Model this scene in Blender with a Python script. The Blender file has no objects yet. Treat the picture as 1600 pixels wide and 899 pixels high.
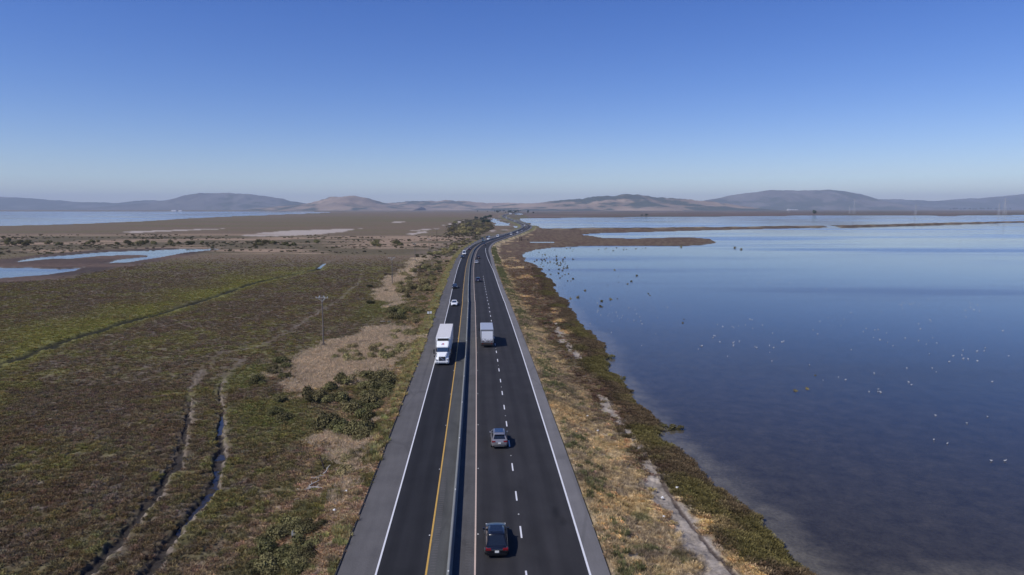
import bpy, bmesh, math, random
import numpy as np
from mathutils import Vector, Matrix
random.seed(7); RNG = np.random.default_rng(11)
S = bpy.context.scene; COL = S.collection

# ------------------------------------------------------------------ camera
F = 1075.0; VH = 326.0; TH = math.atan((449.5-VH)/F); HC = 28.8; RZ = 1.8
CT, ST = math.cos(TH), math.sin(TH)
cd = bpy.data.cameras.new('camera'); cam = bpy.data.objects.new('camera', cd); COL.objects.link(cam)
cam.location = (0, 0, HC); cam.rotation_euler = (math.pi/2-TH, 0, 0)
cd.sensor_width = 36; cd.lens = 36*F/1600; cd.clip_start = 0.5; cd.clip_end = 80000
S.camera = cam
# ------------------------------------------------------------------ sky, sun, exposure
SUN_EL = math.radians(48); SUN_ROT = math.radians(239)
w = bpy.data.worlds.new('World'); S.world = w; w.use_nodes = True
wn = w.node_tree.nodes; wl = w.node_tree.links
sky = wn.new('ShaderNodeTexSky'); sky.sky_type = 'NISHITA'; sky.sun_disc = False
sky.sun_elevation = SUN_EL; sky.sun_rotation = SUN_ROT
sky.altitude = 0; sky.air_density = 0.9; sky.dust_density = 0.05; sky.ozone_density = 3.5
hs = wn.new('ShaderNodeHueSaturation'); hs.inputs['Saturation'].default_value = 1.3; hs.inputs['Hue'].default_value = 0.517
tn = wn.new('ShaderNodeMix'); tn.data_type = 'RGBA'; tn.blend_type = 'MULTIPLY'; tn.inputs[0].default_value = 1; tn.inputs[7].default_value = (1.0, .995, 1.12, 1)
wl.new(sky.outputs[0], hs.inputs['Color']); wl.new(hs.outputs[0], tn.inputs[6]); wl.new(tn.outputs[2], wn['Background'].inputs[0])
wn['Background'].inputs[1].default_value = 0.106
sd = bpy.data.lights.new('sun', 'SUN'); sun = bpy.data.objects.new('sun', sd); COL.objects.link(sun)
sd.energy = 4.3; sd.angle = math.radians(0.53); sd.color = (1.0, 0.955, 0.89)
sdir = Vector((math.sin(SUN_ROT)*math.cos(SUN_EL), math.cos(SUN_ROT)*math.cos(SUN_EL), math.sin(SUN_EL)))
sun.rotation_euler = (-sdir).to_track_quat('-Z', 'Y').to_euler(); sun.location = (0, 0, 300)
vs = S.view_settings; vs.view_transform = 'Standard'; vs.look = 'None'; vs.exposure = 0.0; vs.gamma = 1
S.cycles.volume_bounces = 0; S.cycles.max_bounces = 6; S.cycles.transparent_max_bounces = 8

# ------------------------------------------------------------------ helpers
def W(px, py, h=0.0):
    """photo pixel (1600x899) -> point on the level h"""
    x = (px-800)/F; yu = (449.5-py)/F
    dy = CT+yu*ST; dz = -ST+yu*CT
    t = (HC-h)/-dz
    return (x*t, dy*t, h)
def WP(pts, h=0.6): return np.array([W(a, b, h)[:2] for a, b in pts])
def depth(y): return y*CT+HC*ST
def PIXU(x, y, h=RZ): return 800+F*x/(y*CT-(h-HC)*ST)

def tag(o, label=None, cat=None, group=None, kind=None):
    if label: o['label'] = label
    if cat: o['category'] = cat
    if group: o['group'] = group
    if kind: o['kind'] = kind
    return o
def empty(name, loc, rz=0, sc=1.0):
    o = bpy.data.objects.new(name, None); COL.objects.link(o); o.location = loc
    o.rotation_euler = (0, 0, rz); o.scale = (sc,)*3; o.empty_display_size = 0.5
    return o
def lnk(name, me, parent=None):
    o = bpy.data.objects.new(name, me); COL.objects.link(o)
    if parent: o.parent = parent
    return o
class MB:
    def __init__(s): s.v = []; s.f = []; s.m = []
    def quad(s, a, b, c, d, m=0):
        n = len(s.v); s.v += [tuple(a), tuple(b), tuple(c), tuple(d)]; s.f.append((n, n+1, n+2, n+3)); s.m.append(m)
    def tri(s, a, b, c, m=0):
        n = len(s.v); s.v += [tuple(a), tuple(b), tuple(c)]; s.f.append((n, n+1, n+2)); s.m.append(m)
    def box(s, x0, x1, y0, y1, z0, z1, m=0, taper=0, ty=0):
        n = len(s.v)
        s.v += [(x0, y0, z0), (x1, y0, z0), (x1, y1, z0), (x0, y1, z0),
                (x0+taper, y0+ty, z1), (x1-taper, y0+ty, z1), (x1-taper, y1-ty, z1), (x0+taper, y1-ty, z1)]
        for f in ((0, 3, 2, 1), (4, 5, 6, 7), (0, 1, 5, 4), (1, 2, 6, 5), (2, 3, 7, 6), (3, 0, 4, 7)):
            s.f.append(tuple(n+i for i in f)); s.m.append(m)
    def hexa(s, P, m=0):
        n = len(s.v); s.v += [tuple(p) for p in P]
        for f in ((0, 3, 2, 1), (4, 5, 6, 7), (0, 1, 5, 4), (1, 2, 6, 5), (2, 3, 7, 6), (3, 0, 4, 7)):
            s.f.append(tuple(n+i for i in f)); s.m.append(m)
    def tube(s, p, q, r0, r1=None, n=6, m=0, cap=True):
        r1 = r0 if r1 is None else r1
        p = Vector(p); q = Vector(q); d = (q-p).normalized()
        a = d.orthogonal().normalized(); b = d.cross(a); k = len(s.v)
        for c, r in ((p, r0), (q, r1)):
            for i in range(n):
                t = 2*math.pi*i/n; s.v.append(tuple(c+a*math.cos(t)*r+b*math.sin(t)*r))
        for i in range(n):
            j = (i+1) % n; s.f.append((k+i, k+j, k+n+j, k+n+i)); s.m.append(m)
        if cap:
            s.f.append(tuple(k+i for i in reversed(range(n)))); s.m.append(m)
            s.f.append(tuple(k+n+i for i in range(n))); s.m.append(m)
    def mesh(s, name, mats, smooth=False):
        me = bpy.data.meshes.new(name); me.from_pydata(s.v, [], s.f)
        for mt in (mats if isinstance(mats, (list, tuple)) else [mats]): me.materials.append(mt)
        me.polygons.foreach_set('material_index', s.m)
        if smooth: me.polygons.foreach_set('use_smooth', [True]*len(s.f))
        me.update(); return me
    def build(s, name, mats, parent=None, smooth=False, bevel=0):
        me = s.mesh(name, mats, smooth)
        if bevel:
            bm = bmesh.new(); bm.from_mesh(me); bmesh.ops.remove_doubles(bm, verts=bm.verts, dist=1e-4)
            bmesh.ops.bevel(bm, geom=list(bm.edges), offset=bevel, segments=2, affect='EDGES', clamp_overlap=True)
            bm.to_mesh(me); bm.free()
        return lnk(name, me, parent)
def grid_mesh(name, X, Y, Z, col=None, smooth=True, cname='col'):
    r, c = X.shape; me = bpy.data.meshes.new(name)
    me.vertices.add(r*c); co = np.empty((r*c, 3), np.float32)
    co[:, 0] = X.ravel(); co[:, 1] = Y.ravel(); co[:, 2] = Z.ravel(); me.vertices.foreach_set('co', co.ravel())
    i = np.arange(r*c, dtype=np.int32).reshape(r, c)
    q = np.stack([i[:-1, :-1], i[:-1, 1:], i[1:, 1:], i[1:, :-1]], -1).reshape(-1, 4)
    nf = len(q); me.loops.add(nf*4); me.polygons.add(nf)
    me.loops.foreach_set('vertex_index', q.ravel())
    me.polygons.foreach_set('loop_start', np.arange(0, nf*4, 4, dtype=np.int32))
    try: me.polygons.foreach_set('loop_total', np.full(nf, 4, np.int32))
    except Exception: pass
    if smooth: me.polygons.foreach_set('use_smooth', np.ones(nf, bool))
    if col is not None:
        at = me.attributes.new(cname, 'FLOAT_COLOR', 'POINT'); cc = np.ones((r*c, 4), np.float32)
        cc[:, :col.shape[-1]] = col.reshape(-1, col.shape[-1]); at.data.foreach_set('color', cc.ravel())
    me.update(calc_edges=True); return me

def _h(ix, iy, s):
    with np.errstate(over='ignore'):
        n = (ix.astype(np.int64)*374761393+iy.astype(np.int64)*668265263+s*2147483647) & 0xffffffff
        n = ((n ^ (n >> 13))*1274126177) & 0xffffffff
        n = (n ^ (n >> 16)) & 0xffffff
    return (n/16777215.0).astype(np.float32)
def vnoise(x, y, s=0):
    ix = np.floor(x); iy = np.floor(y); fx = x-ix; fy = y-iy; fx = fx*fx*(3-2*fx); fy = fy*fy*(3-2*fy)
    a = _h(ix, iy, s); b = _h(ix+1, iy, s); c = _h(ix, iy+1, s); d = _h(ix+1, iy+1, s)
    return (a*(1-fx)+b*fx)*(1-fy)+(c*(1-fx)+d*fx)*fy
def fbm(x, y, wl, o=3, s=0):
    x = x+y*0.31; y = y-x*0.27
    t = 0; a = 1; n = 0
    for k in range(o):
        t = t+a*vnoise(x/wl+17.3*k, y/wl-9.1*k, s+k); n += a; a *= .55; wl *= .48
    return t/n
def sm(a, b, x): t = np.clip((x-a)/(b-a), 0, 1); return t*t*(3-2*t)
def seg_dist(X, Y, P, closed=False):
    d = np.full(X.shape, 1e18, np.float32); n = len(P)
    for i in range(n if closed else n-1):
        a = P[i]; b = P[(i+1) % n]; ex, ey = b-a; L = ex*ex+ey*ey+1e-9
        t = np.clip(((X-a[0])*ex+(Y-a[1])*ey)/L, 0, 1)
        d = np.minimum(d, (X-a[0]-t*ex)**2+(Y-a[1]-t*ey)**2)
    return np.sqrt(d)
def inside(X, Y, P):
    r = np.zeros(X.shape, bool); n = len(P)
    for i in range(n):
        x0, y0 = P[i]; x1, y1 = P[(i+1) % n]
        if y0 == y1: continue
        r ^= ((y0 > Y) != (y1 > Y)) & (X < (x1-x0)*(Y-y0)/(y1-y0)+x0)
    return r
def sdf(X, Y, P):
    """signed metres to the outline, positive inside (only worked out near its box)"""
    out = np.full(X.shape, -1e4, np.float32)
    m = (X > P[:, 0].min()-60) & (X < P[:, 0].max()+60) & (Y > P[:, 1].min()-60) & (Y < P[:, 1].max()+60)
    x = X[m]; y = Y[m]; d = seg_dist(x, y, P, True); out[m] = np.where(inside(x, y, P), d, -d); return out

# ------------------------------------------------------------------ materials
def mat(name, col, rough=0.6, metal=0.0, spec=0.5, noise=0, nscale=5.0, bump=0, coat=0):
    m = bpy.data.materials.new(name); m.use_nodes = True; n = m.node_tree.nodes; l = m.node_tree.links
    b = n['Principled BSDF']; b.inputs['Base Color'].default_value = (*col, 1); b.inputs['Roughness'].default_value = rough
    b.inputs['Metallic'].default_value = metal; b.inputs['Specular IOR Level'].default_value = spec
    b.inputs['Coat Weight'].default_value = coat
    if noise or bump:
        tc = n.new('ShaderNodeTexCoord'); t = n.new('ShaderNodeTexNoise'); t.inputs['Scale'].default_value = nscale
        t.inputs['Detail'].default_value = 5; l.new(tc.outputs['Object'], t.inputs['Vector'])
        if noise:
            mx = n.new('ShaderNodeMix'); mx.data_type = 'RGBA'
            mx.inputs[6].default_value = (*[c*(1-noise) for c in col], 1); mx.inputs[7].default_value = (*[min(1, c*(1+noise)) for c in col], 1)
            l.new(t.outputs['Fac'], mx.inputs[0]); l.new(mx.outputs[2], b.inputs['Base Color'])
        if bump:
            bp = n.new('ShaderNodeBump'); bp.inputs['Strength'].default_value = bump; bp.inputs['Distance'].default_value = 0.02
            l.new(t.outputs['Fac'], bp.inputs['Height']); l.new(bp.outputs[0], b.inputs['Normal'])
    return m
M = {}
M['white'] = mat('white_paint', (.8, .81, .82), .35, noise=.04, coat=.3)
M['trailer_roof'] = mat('trailer_roof', (.62, .60, .58), .55, noise=.1, nscale=1.5)
M['alu'] = mat('aluminium_panel', (.42, .45, .5), .45, .3, noise=.12, nscale=2)
M['alu_light'] = mat('white_side_panel', (.62, .65, .7), .45, noise=.08, nscale=2)
M['frame'] = mat('grey_steel_frame', (.20, .205, .22), .5, .2)
def door_mat():
    m = mat('dirty_white_door', (.8, .81, .83), .4, coat=.2); n = m.node_tree.nodes; l = m.node_tree.links
    tc = n.new('ShaderNodeTexCoord'); sp = n.new('ShaderNodeSeparateXYZ'); l.new(tc.outputs['Object'], sp.inputs[0])
    t = n.new('ShaderNodeTexNoise'); t.inputs['Scale'].default_value = 4; t.inputs['Detail'].default_value = 6; l.new(tc.outputs['Object'], t.inputs['Vector'])
    a = n.new('ShaderNodeMapRange'); a.inputs[1].default_value = 1.05; a.inputs[2].default_value = 2.1; a.inputs[3].default_value = .75; a.inputs[4].default_value = .15; l.new(sp.outputs[2], a.inputs[0])
    b = n.new('ShaderNodeMath'); b.operation = 'ADD'; l.new(a.outputs[0], b.inputs[0]); l.new(t.outputs['Fac'], b.inputs[1])
    r = n.new('ShaderNodeMapRange'); r.inputs[1].default_value = .85; r.inputs[2].default_value = 1.2; l.new(b.outputs[0], r.inputs[0])
    mx = n.new('ShaderNodeMix'); mx.data_type = 'RGBA'; mx.inputs[6].default_value = (.82, .83, .86, 1); mx.inputs[7].default_value = (.10, .09, .09, 1)
    l.new(r.outputs[0], mx.inputs[0]); l.new(mx.outputs[2], n['Principled BSDF'].inputs['Base Color']); return m
M['door'] = door_mat()
M['glass'] = mat('dark_glass', (.012, .016, .022), .06, spec=.9)
M['glass_blue'] = mat('windscreen_glass', (.03, .05, .09), .05, spec=.9)
M['black'] = mat('black_trim', (.012, .012, .013), .5)
M['rubber'] = mat('tyre_rubber', (.015, .015, .015), .8)
M['rim'] = mat('alloy_rim', (.45, .45, .47), .35, .8)
M['chrome'] = mat('bright_metal', (.6, .6, .62), .25, .9)
M['lamp'] = mat('headlight_lens', (.75, .78, .8), .15)
M['tail'] = mat('tail_light_red', (.20, .01, .015), .2)
M['plate'] = mat('plate', (.75, .75, .72), .5)
M['wood'] = mat('weathered_wood', (.16, .135, .115), .85, noise=.35, nscale=6, bump=.4)
M['pale_wood'] = mat('bleached_driftwood', (.32, .295, .265), .85, noise=.3, nscale=5, bump=.4)
M['dark_wood'] = mat('dark_timber', (.05, .035, .03), .9, noise=.3, nscale=4)
M['steel'] = mat('galvanised_steel', (.45, .47, .5), .5, .4)
M['tower'] = mat('pale_galvanised_lattice', (.42, .43, .45), .6)
M['sign'] = mat('sign_panel', (.6, .62, .64), .5)
M['red'] = mat('red_emblem', (.5, .03, .05), .5)
M['blue'] = mat('blue_emblem', (.06, .08, .35), .5)
M['bird'] = mat('bird_white', (.72, .72, .71), .6)
M['bird_dark'] = mat('bird_wing', (.3, .29, .28), .7)
M['bwall'] = mat('pale_building_wall', (.75, .74, .7), .8)
M['broof'] = mat('pale_building_roof', (.6, .6, .6), .7)
M['bdark'] = mat('building_opening', (.05, .05, .06), .5)
def car_paint(name, c, metal=.5): return mat(name, c, .28, metal, coat=.8)
M['p_black'] = car_paint('paint_black', (.008, .009, .012), .2)
M['p_grey'] = car_paint('paint_warm_grey', (.30, .28, .28), .45)
M['p_silver'] = car_paint('paint_silver', (.5, .51, .53), .4)
M['p_white'] = car_paint('paint_white', (.8, .81, .83), 0)
M['p_red'] = car_paint('paint_maroon', (.09, .01, .02), .3)
M['p_blue'] = car_paint('paint_navy', (.015, .03, .08), .4)
M['p_teal'] = car_paint('paint_dark_teal', (.02, .07, .08), .4)

def foliage(name, base, var=.35):
    m = bpy.data.materials.new(name); m.use_nodes = True; n = m.node_tree.nodes; l = m.node_tree.links
    b = n['Principled BSDF']; b.inputs['Roughness'].default_value = .75; b.inputs['Specular IOR Level'].default_value = .15
    at = n.new('ShaderNodeAttribute'); at.attribute_name = 'shade'; oi = n.new('ShaderNodeObjectInfo')
    mx = n.new('ShaderNodeMix'); mx.data_type = 'RGBA'; mx.blend_type = 'MULTIPLY'; mx.inputs[0].default_value = 1
    mx.inputs[6].default_value = (*base, 1)
    l.new(at.outputs['Color'], mx.inputs[7])
    h = n.new('ShaderNodeHueSaturation'); l.new(mx.outputs[2], h.inputs['Color'])
    r = n.new('ShaderNodeMapRange'); r.inputs[3].default_value = 1-var; r.inputs[4].default_value = 1+var
    l.new(oi.outputs['Random'], r.inputs[0]); l.new(r.outputs[0], h.inputs['Value'])
    r2 = n.new('ShaderNodeMapRange'); r2.inputs[3].default_value = .485; r2.inputs[4].default_value = .52
    mt = n.new('ShaderNodeMath'); mt.operation = 'FRACT'; m3 = n.new('ShaderNodeMath'); m3.operation = 'MULTIPLY'; m3.inputs[1].default_value = 7.7
    l.new(oi.outputs['Random'], m3.inputs[0]); l.new(m3.outputs[0], mt.inputs[0]); l.new(mt.outputs[0], r2.inputs[0]); l.new(r2.outputs[0], h.inputs['Hue'])
    l.new(h.outputs[0], b.inputs['Base Color'])
    return m
M['shrub'] = foliage('coyote_brush', (.120, .108, .046))
M['olive'] = foliage('olive_brush', (.20, .17, .078))
M['tree'] = foliage('tree_foliage', (.035, .05, .03), .2)
M['trunk'] = mat('bark', (.09, .07, .05), .9, noise=.3)

def inst_mat(name, mul=1.0):   # clump takes the ground's own plant colour at its root (attribute 'tint')
    m = bpy.data.materials.new(name); m.use_nodes = True; n = m.node_tree.nodes; l = m.node_tree.links
    b = n['Principled BSDF']; b.inputs['Roughness'].default_value = .85; b.inputs['Specular IOR Level'].default_value = .1
    at = n.new('ShaderNodeAttribute'); at.attribute_type = 'INSTANCER'; at.attribute_name = 'tint'
    a2 = n.new('ShaderNodeAttribute'); a2.attribute_name = 'shade'
    mx = n.new('ShaderNodeMix'); mx.data_type = 'RGBA'; mx.blend_type = 'MULTIPLY'; mx.inputs[0].default_value = 1
    l.new(at.outputs['Color'], mx.inputs[6]); l.new(a2.outputs['Color'], mx.inputs[7])
    l.new(mx.outputs[2], b.inputs['Base Color'])
    tl = n.new('ShaderNodeBsdfTranslucent'); l.new(mx.outputs[2], tl.inputs[0]); ms = n.new('ShaderNodeMixShader'); ms.inputs[0].default_value = .4
    l.new(b.outputs[0], ms.inputs[1]); l.new(tl.outputs[0], ms.inputs[2]); l.new(ms.outputs[0], n['Material Output'].inputs['Surface']); return m
M['inst'] = inst_mat('marsh_plant')

def ground_mat():
    m = bpy.data.materials.new('marsh_ground'); m.use_nodes = True; n = m.node_tree.nodes; l = m.node_tree.links
    b = n['Principled BSDF']; b.inputs['Roughness'].default_value = .95; b.inputs['Specular IOR Level'].default_value = .08
    at = n.new('ShaderNodeAttribute'); at.attribute_name = 'col'
    tc = n.new('ShaderNodeTexCoord')
    t = n.new('ShaderNodeTexNoise'); t.inputs['Scale'].default_value = 3.2; t.inputs['Detail'].default_value = 6; t.inputs['Roughness'].default_value = .7
    t2 = n.new('ShaderNodeTexNoise'); t2.inputs['Scale'].default_value = .45; t2.inputs['Detail'].default_value = 5; t2.inputs['Roughness'].default_value = .65
    l.new(tc.outputs['Object'], t.inputs['Vector']); l.new(tc.outputs['Object'], t2.inputs['Vector'])
    ad = n.new('ShaderNodeMath'); ad.operation = 'ADD'; l.new(t.outputs['Fac'], ad.inputs[0]); l.new(t2.outputs['Fac'], ad.inputs[1])
    r = n.new('ShaderNodeMapRange'); r.inputs[1].default_value = .65; r.inputs[2].default_value = 1.35; r.inputs[3].default_value = .45; r.inputs[4].default_value = 1.55
    l.new(ad.outputs[0], r.inputs[0])
    mx = n.new('ShaderNodeMix'); mx.data_type = 'RGBA'; mx.blend_type = 'MULTIPLY'; mx.inputs[0].default_value = 1
    l.new(at.outputs['Color'], mx.inputs[6])
    cb = n.new('ShaderNodeCombineColor')
    for i in range(3): l.new(r.outputs[0], cb.inputs[i])
    l.new(cb.outputs[0], mx.inputs[7]); l.new(mx.outputs[2], b.inputs['Base Color'])
    bp = n.new('ShaderNodeBump'); bp.inputs['Strength'].default_value = .7; bp.inputs['Distance'].default_value = .12
    l.new(t.outputs['Fac'], bp.inputs['Height']); l.new(bp.outputs[0], b.inputs['Normal'])
    return m
M['ground'] = ground_mat()

def water_mat():
    m = bpy.data.materials.new('lagoon_water'); m.use_nodes = True; n = m.node_tree.nodes; l = m.node_tree.links
    n.remove(n['Principled BSDF']); out = n['Material Output']
    tr = n.new('ShaderNodeBsdfTransparent'); tr.inputs[0].default_value = (.86, .86, .84, 1)
    gl = n.new('ShaderNodeBsdfGlossy'); gl.inputs['Color'].default_value = (1, 1, 1, 1)
    fr = n.new('ShaderNodeFresnel'); fr.inputs['IOR'].default_value = 1.33
    mx = n.new('ShaderNodeMixShader'); l.new(fr.outputs[0], mx.inputs[0]); l.new(tr.outputs[0], mx.inputs[1]); l.new(gl.outputs[0], mx.inputs[2])
    l.new(mx.outputs[0], out.inputs['Surface'])
    tc = n.new('ShaderNodeTexCoord')
    mp = n.new('ShaderNodeMapping'); mp.inputs['Scale'].default_value = (.0022, .012, 1); l.new(tc.outputs['Object'], mp.inputs[0])
    t = n.new('ShaderNodeTexNoise'); t.inputs['Scale'].default_value = 1; t.inputs['Detail'].default_value = 4; t.inputs['Roughness'].default_value = .55
    l.new(mp.outputs[0], t.inputs['Vector'])
    r = n.new('ShaderNodeMapRange'); r.inputs[1].default_value = .46; r.inputs[2].default_value = .62; r.inputs[3].default_value = .05; r.inputs[4].default_value = .23
    l.new(t.outputs['Fac'], r.inputs[0]); l.new(r.outputs[0], gl.inputs['Roughness'])
    mp2 = n.new('ShaderNodeMapping'); mp2.inputs['Scale'].default_value = (.7, 1.6, 1); l.new(tc.outputs['Object'], mp2.inputs[0])
    rp = n.new('ShaderNodeTexNoise'); rp.inputs['Scale'].default_value = 1.6; rp.inputs['Detail'].default_value = 3
    l.new(mp2.outputs[0], rp.inputs['Vector'])
    bp = n.new('ShaderNodeBump'); bp.inputs['Strength'].default_value = .25; bp.inputs['Distance'].default_value = .02
    l.new(rp.outputs['Fac'], bp.inputs['Height']); l.new(bp.outputs[0], gl.inputs['Normal'])
    return m
M['water'] = water_mat()

def asphalt(name, base, crack=.3, lane=False):
    m = bpy.data.materials.new(name); m.use_nodes = True; n = m.node_tree.nodes; l = m.node_tree.links
    b = n['Principled BSDF']; b.inputs['Roughness'].default_value = .85; b.inputs['Specular IOR Level'].default_value = .25
    at = n.new('ShaderNodeAttribute'); at.attribute_name = 'road'      # x = metres across, y = metres along (r,g)
    sp = n.new('ShaderNodeSeparateColor'); l.new(at.outputs['Color'], sp.inputs[0])
    cv = n.new('ShaderNodeCombineXYZ'); a = n.new('ShaderNodeMath'); a.operation = 'MULTIPLY'; a.inputs[1].default_value = .06
    l.new(sp.outputs[0], cv.inputs[0]); l.new(sp.outputs[1], a.inputs[0]); l.new(a.outputs[0], cv.inputs[1])
    streak = n.new('ShaderNodeTexNoise'); streak.inputs['Scale'].default_value = 1.3; streak.inputs['Detail'].default_value = 4; l.new(cv.outputs[0], streak.inputs['Vector'])
    tc = n.new('ShaderNodeTexCoord')
    fine = n.new('ShaderNodeTexNoise'); fine.inputs['Scale'].default_value = 9; fine.inputs['Detail'].default_value = 4; l.new(tc.outputs['Object'], fine.inputs['Vector'])
    big = n.new('ShaderNodeTexNoise'); big.inputs['Scale'].default_value = .35; big.inputs['Detail'].default_value = 3; l.new(tc.outputs['Object'], big.inputs['Vector'])
    s1 = n.new('ShaderNodeMath'); s1.operation = 'ADD'; l.new(streak.outputs['Fac'], s1.inputs[0]); l.new(fine.outputs['Fac'], s1.inputs[1])
    s2 = n.new('ShaderNodeMath'); s2.operation = 'ADD'; l.new(s1.outputs[0], s2.inputs[0]); l.new(big.outputs['Fac'], s2.inputs[1])
    r = n.new('ShaderNodeMapRange'); r.inputs[1].default_value = 1.0; r.inputs[2].default_value = 2.0; r.inputs[3].default_value = 1-crack; r.inputs[4].default_value = 1+crack
    l.new(s2.outputs[0], r.inputs[0]); val = r.outputs[0]
    if lane:   # two darker polished wheel tracks in each lane
        for c in (-4.6, -2.8, 2.9, 4.7, 7.1, 8.9):
            d = n.new('ShaderNodeMath'); d.operation = 'SUBTRACT'; d.inputs[1].default_value = c; l.new(sp.outputs[0], d.inputs[0])
            e = n.new('ShaderNodeMath'); e.operation = 'ABSOLUTE'; l.new(d.outputs[0], e.inputs[0])
            q = n.new('ShaderNodeMapRange'); q.inputs[1].default_value = .15; q.inputs[2].default_value = .65; q.inputs[3].default_value = .80; q.inputs[4].default_value = 1
            q.interpolation_type = 'SMOOTHSTEP'; l.new(e.outputs[0], q.inputs[0])
            p = n.new('ShaderNodeMath'); p.operation = 'MULTIPLY'; l.new(val, p.inputs[0]); l.new(q.outputs[0], p.inputs[1]); val = p.outputs[0]
        # spilled-oil stain in the right-hand lane
        for (ox, oy, rx, ry, dk) in STAINS:
            sb = n.new('ShaderNodeVectorMath'); sb.operation = 'SUBTRACT'; sb.inputs[1].default_value = (ox, oy, RZ); l.new(tc.outputs['Object'], sb.inputs[0])
            mu = n.new('ShaderNodeVectorMath'); mu.operation = 'MULTIPLY'; mu.inputs[1].default_value = (1/rx, 1/ry, 0); l.new(sb.outputs[0], mu.inputs[0])
            ln = n.new('ShaderNodeVectorMath'); ln.operation = 'LENGTH'; l.new(mu.outputs[0], ln.inputs[0])
            ag = n.new('ShaderNodeMath'); ag.operation = 'ADD'; l.new(ln.outputs['Value'], ag.inputs[0]); l.new(big.outputs['Fac'], ag.inputs[1])
            q = n.new('ShaderNodeMapRange'); q.inputs[1].default_value = .6; q.inputs[2].default_value = 1.6; q.inputs[3].default_value = dk; q.inputs[4].default_value = 1
            q.interpolation_type = 'SMOOTHSTEP'; l.new(ag.outputs[0], q.inputs[0])
            p = n.new('ShaderNodeMath'); p.operation = 'MULTIPLY'; l.new(val, p.inputs[0]); l.new(q.outputs[0], p.inputs[1]); val = p.outputs[0]
    if not lane:   # sealed cracks and patch joints
        cv2 = n.new('ShaderNodeVectorMath'); cv2.operation = 'MULTIPLY'; cv2.inputs[1].default_value = (.16, .035, 0); l.new(at.outputs['Vector'], cv2.inputs[0])
        vo = n.new('ShaderNodeTexVoronoi'); vo.feature = 'DISTANCE_TO_EDGE'; vo.inputs['Scale'].default_value = 1; l.new(cv2.outputs[0], vo.inputs['Vector'])
        q = n.new('ShaderNodeMapRange'); q.inputs[1].default_value = .006; q.inputs[2].default_value = .022; q.inputs[3].default_value = .86; q.inputs[4].default_value = 1; l.new(vo.outputs['Distance'], q.inputs[0])
        p = n.new('ShaderNodeMath'); p.operation = 'MULTIPLY'; l.new(val, p.inputs[0]); l.new(q.outputs[0], p.inputs[1]); val = p.outputs[0]
    mx = n.new('ShaderNodeVectorMath'); mx.operation = 'SCALE'; mx.inputs[0].default_value = base; l.new(val, mx.inputs['Scale'])
    l.new(mx.outputs[0], b.inputs['Base Color'])
    bp = n.new('ShaderNodeBump'); bp.inputs['Strength'].default_value = .3; bp.inputs['Distance'].default_value = .01
    l.new(fine.outputs['Fac'], bp.inputs['Height']); l.new(bp.outputs[0], b.inputs['Normal'])
    return m
s0 = W(868, 800, RZ); s1_ = W(880, 815, RZ)
STAINS = [(s0[0], s0[1], .55, 1.6, .5), (s1_[0], s1_[1], .45, 1.2, .65)]
M['lane_left'] = asphalt('left_lane_asphalt', (.0175, .0175, .0195), .36, True)
M['lane'] = asphalt('lane_asphalt', (.0275, .0262, .0275), .36, True)
M['sh_left'] = asphalt('left_shoulder_asphalt', (.100, .095, .093), .3)
M['sh_mid'] = asphalt('median_asphalt', (.066, .067, .064), .3)
M['sh_rum'] = asphalt('rumble_shoulder_asphalt', (.078, .075, .074), .3)
M['sh_right'] = asphalt('right_shoulder_asphalt', (.140, .134, .133), .22)
M['line_w'] = mat('white_line_paint', (.62, .62, .63), .6, noise=.15, nscale=3)
M['line_y'] = mat('yellow_line_paint', (.50, .30, .06), .6, noise=.25, nscale=3)
M['line_y2'] = mat('worn_pale_line_paint', (.52, .40, .32), .6, noise=.2, nscale=3)
M['concrete'] = mat('barrier_concrete', (.17, .175, .17), .85, noise=.25, nscale=.9, bump=.3)
M['gravel'] = mat('turnout_gravel', (.30, .31, .30), .95, noise=.3, nscale=.3)

# ------------------------------------------------------------------ the road's path (base of the barrier)
cp = [(699, 925), (706.5, 850), (719.5, 680), (723.5, 620), (727.5, 566), (730, 520), (731.6, 480), (732, 450), (733.5, 420), (736.5, 403), (741, 391),
      (748, 384), (758, 378.6), (770, 374.8), (781, 371.4), (800, 365.4), (815, 360), (823, 356), (823.5, 353), (818, 350), (808, 346.6), (798, 343), (790, 340), (786.5, 337.8), (789, 336), (796, 334.3)]
cw = np.array([W(a, b, RZ)[:2] for a, b in cp])
d0 = (cw[3]-cw[0])/(cw[3, 1]-cw[0, 1])
cw = np.vstack([[cw[0, 0]-d0[0]*80, cw[0, 1]-80], cw, [[60, 5200], [200, 8000]]])
sy = np.concatenate([np.arange(-30, 200, 4.0), 200*np.exp(np.arange(0, 3.68, .016))])
sx = np.interp(sy, cw[:, 1], cw[:, 0])
for _ in range(14):
    t = sx.copy(); t[1:-1] = (sx[:-2]+2*sx[1:-1]+sx[2:])/4; sx = t
def cx(y): return np.interp(y, sy, sx)
dxy = np.gradient(sx, sy)
def slope(y): return np.interp(y, sy, dxy)
def off(y, o):
    """point o metres to the right of the barrier, square to the road"""
    s = slope(y); L = np.sqrt(1+s*s); return cx(y)+o/L, y-o*s/L
def lerp(y, P): return np.interp(y, [p[0] for p in P], [p[1] for p in P])
R_WHITE = [(0, 10.45), (285, 10.5), (305, 10.4), (392, 8.5), (454, 7.0), (480, 6.2)]
R_DARK = [(0, 10.45), (290, 10.5), (380, 10.4), (470, 8.6), (560, 6.6), (9000, 6.4)]
R_EDGE = [(0, 11.95), (380, 11.95), (560, 8.3), (9000, 8.0)]
L_EDGE = [(0, -8.35), (520, -8.35), (600, -12.0), (700, -12.0), (780, -8.2), (9000, -8.2)]
YS = np.concatenate([np.arange(-30, 200, 2.0), 200*np.exp(np.arange(0, 3.66, .011))])
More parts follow.
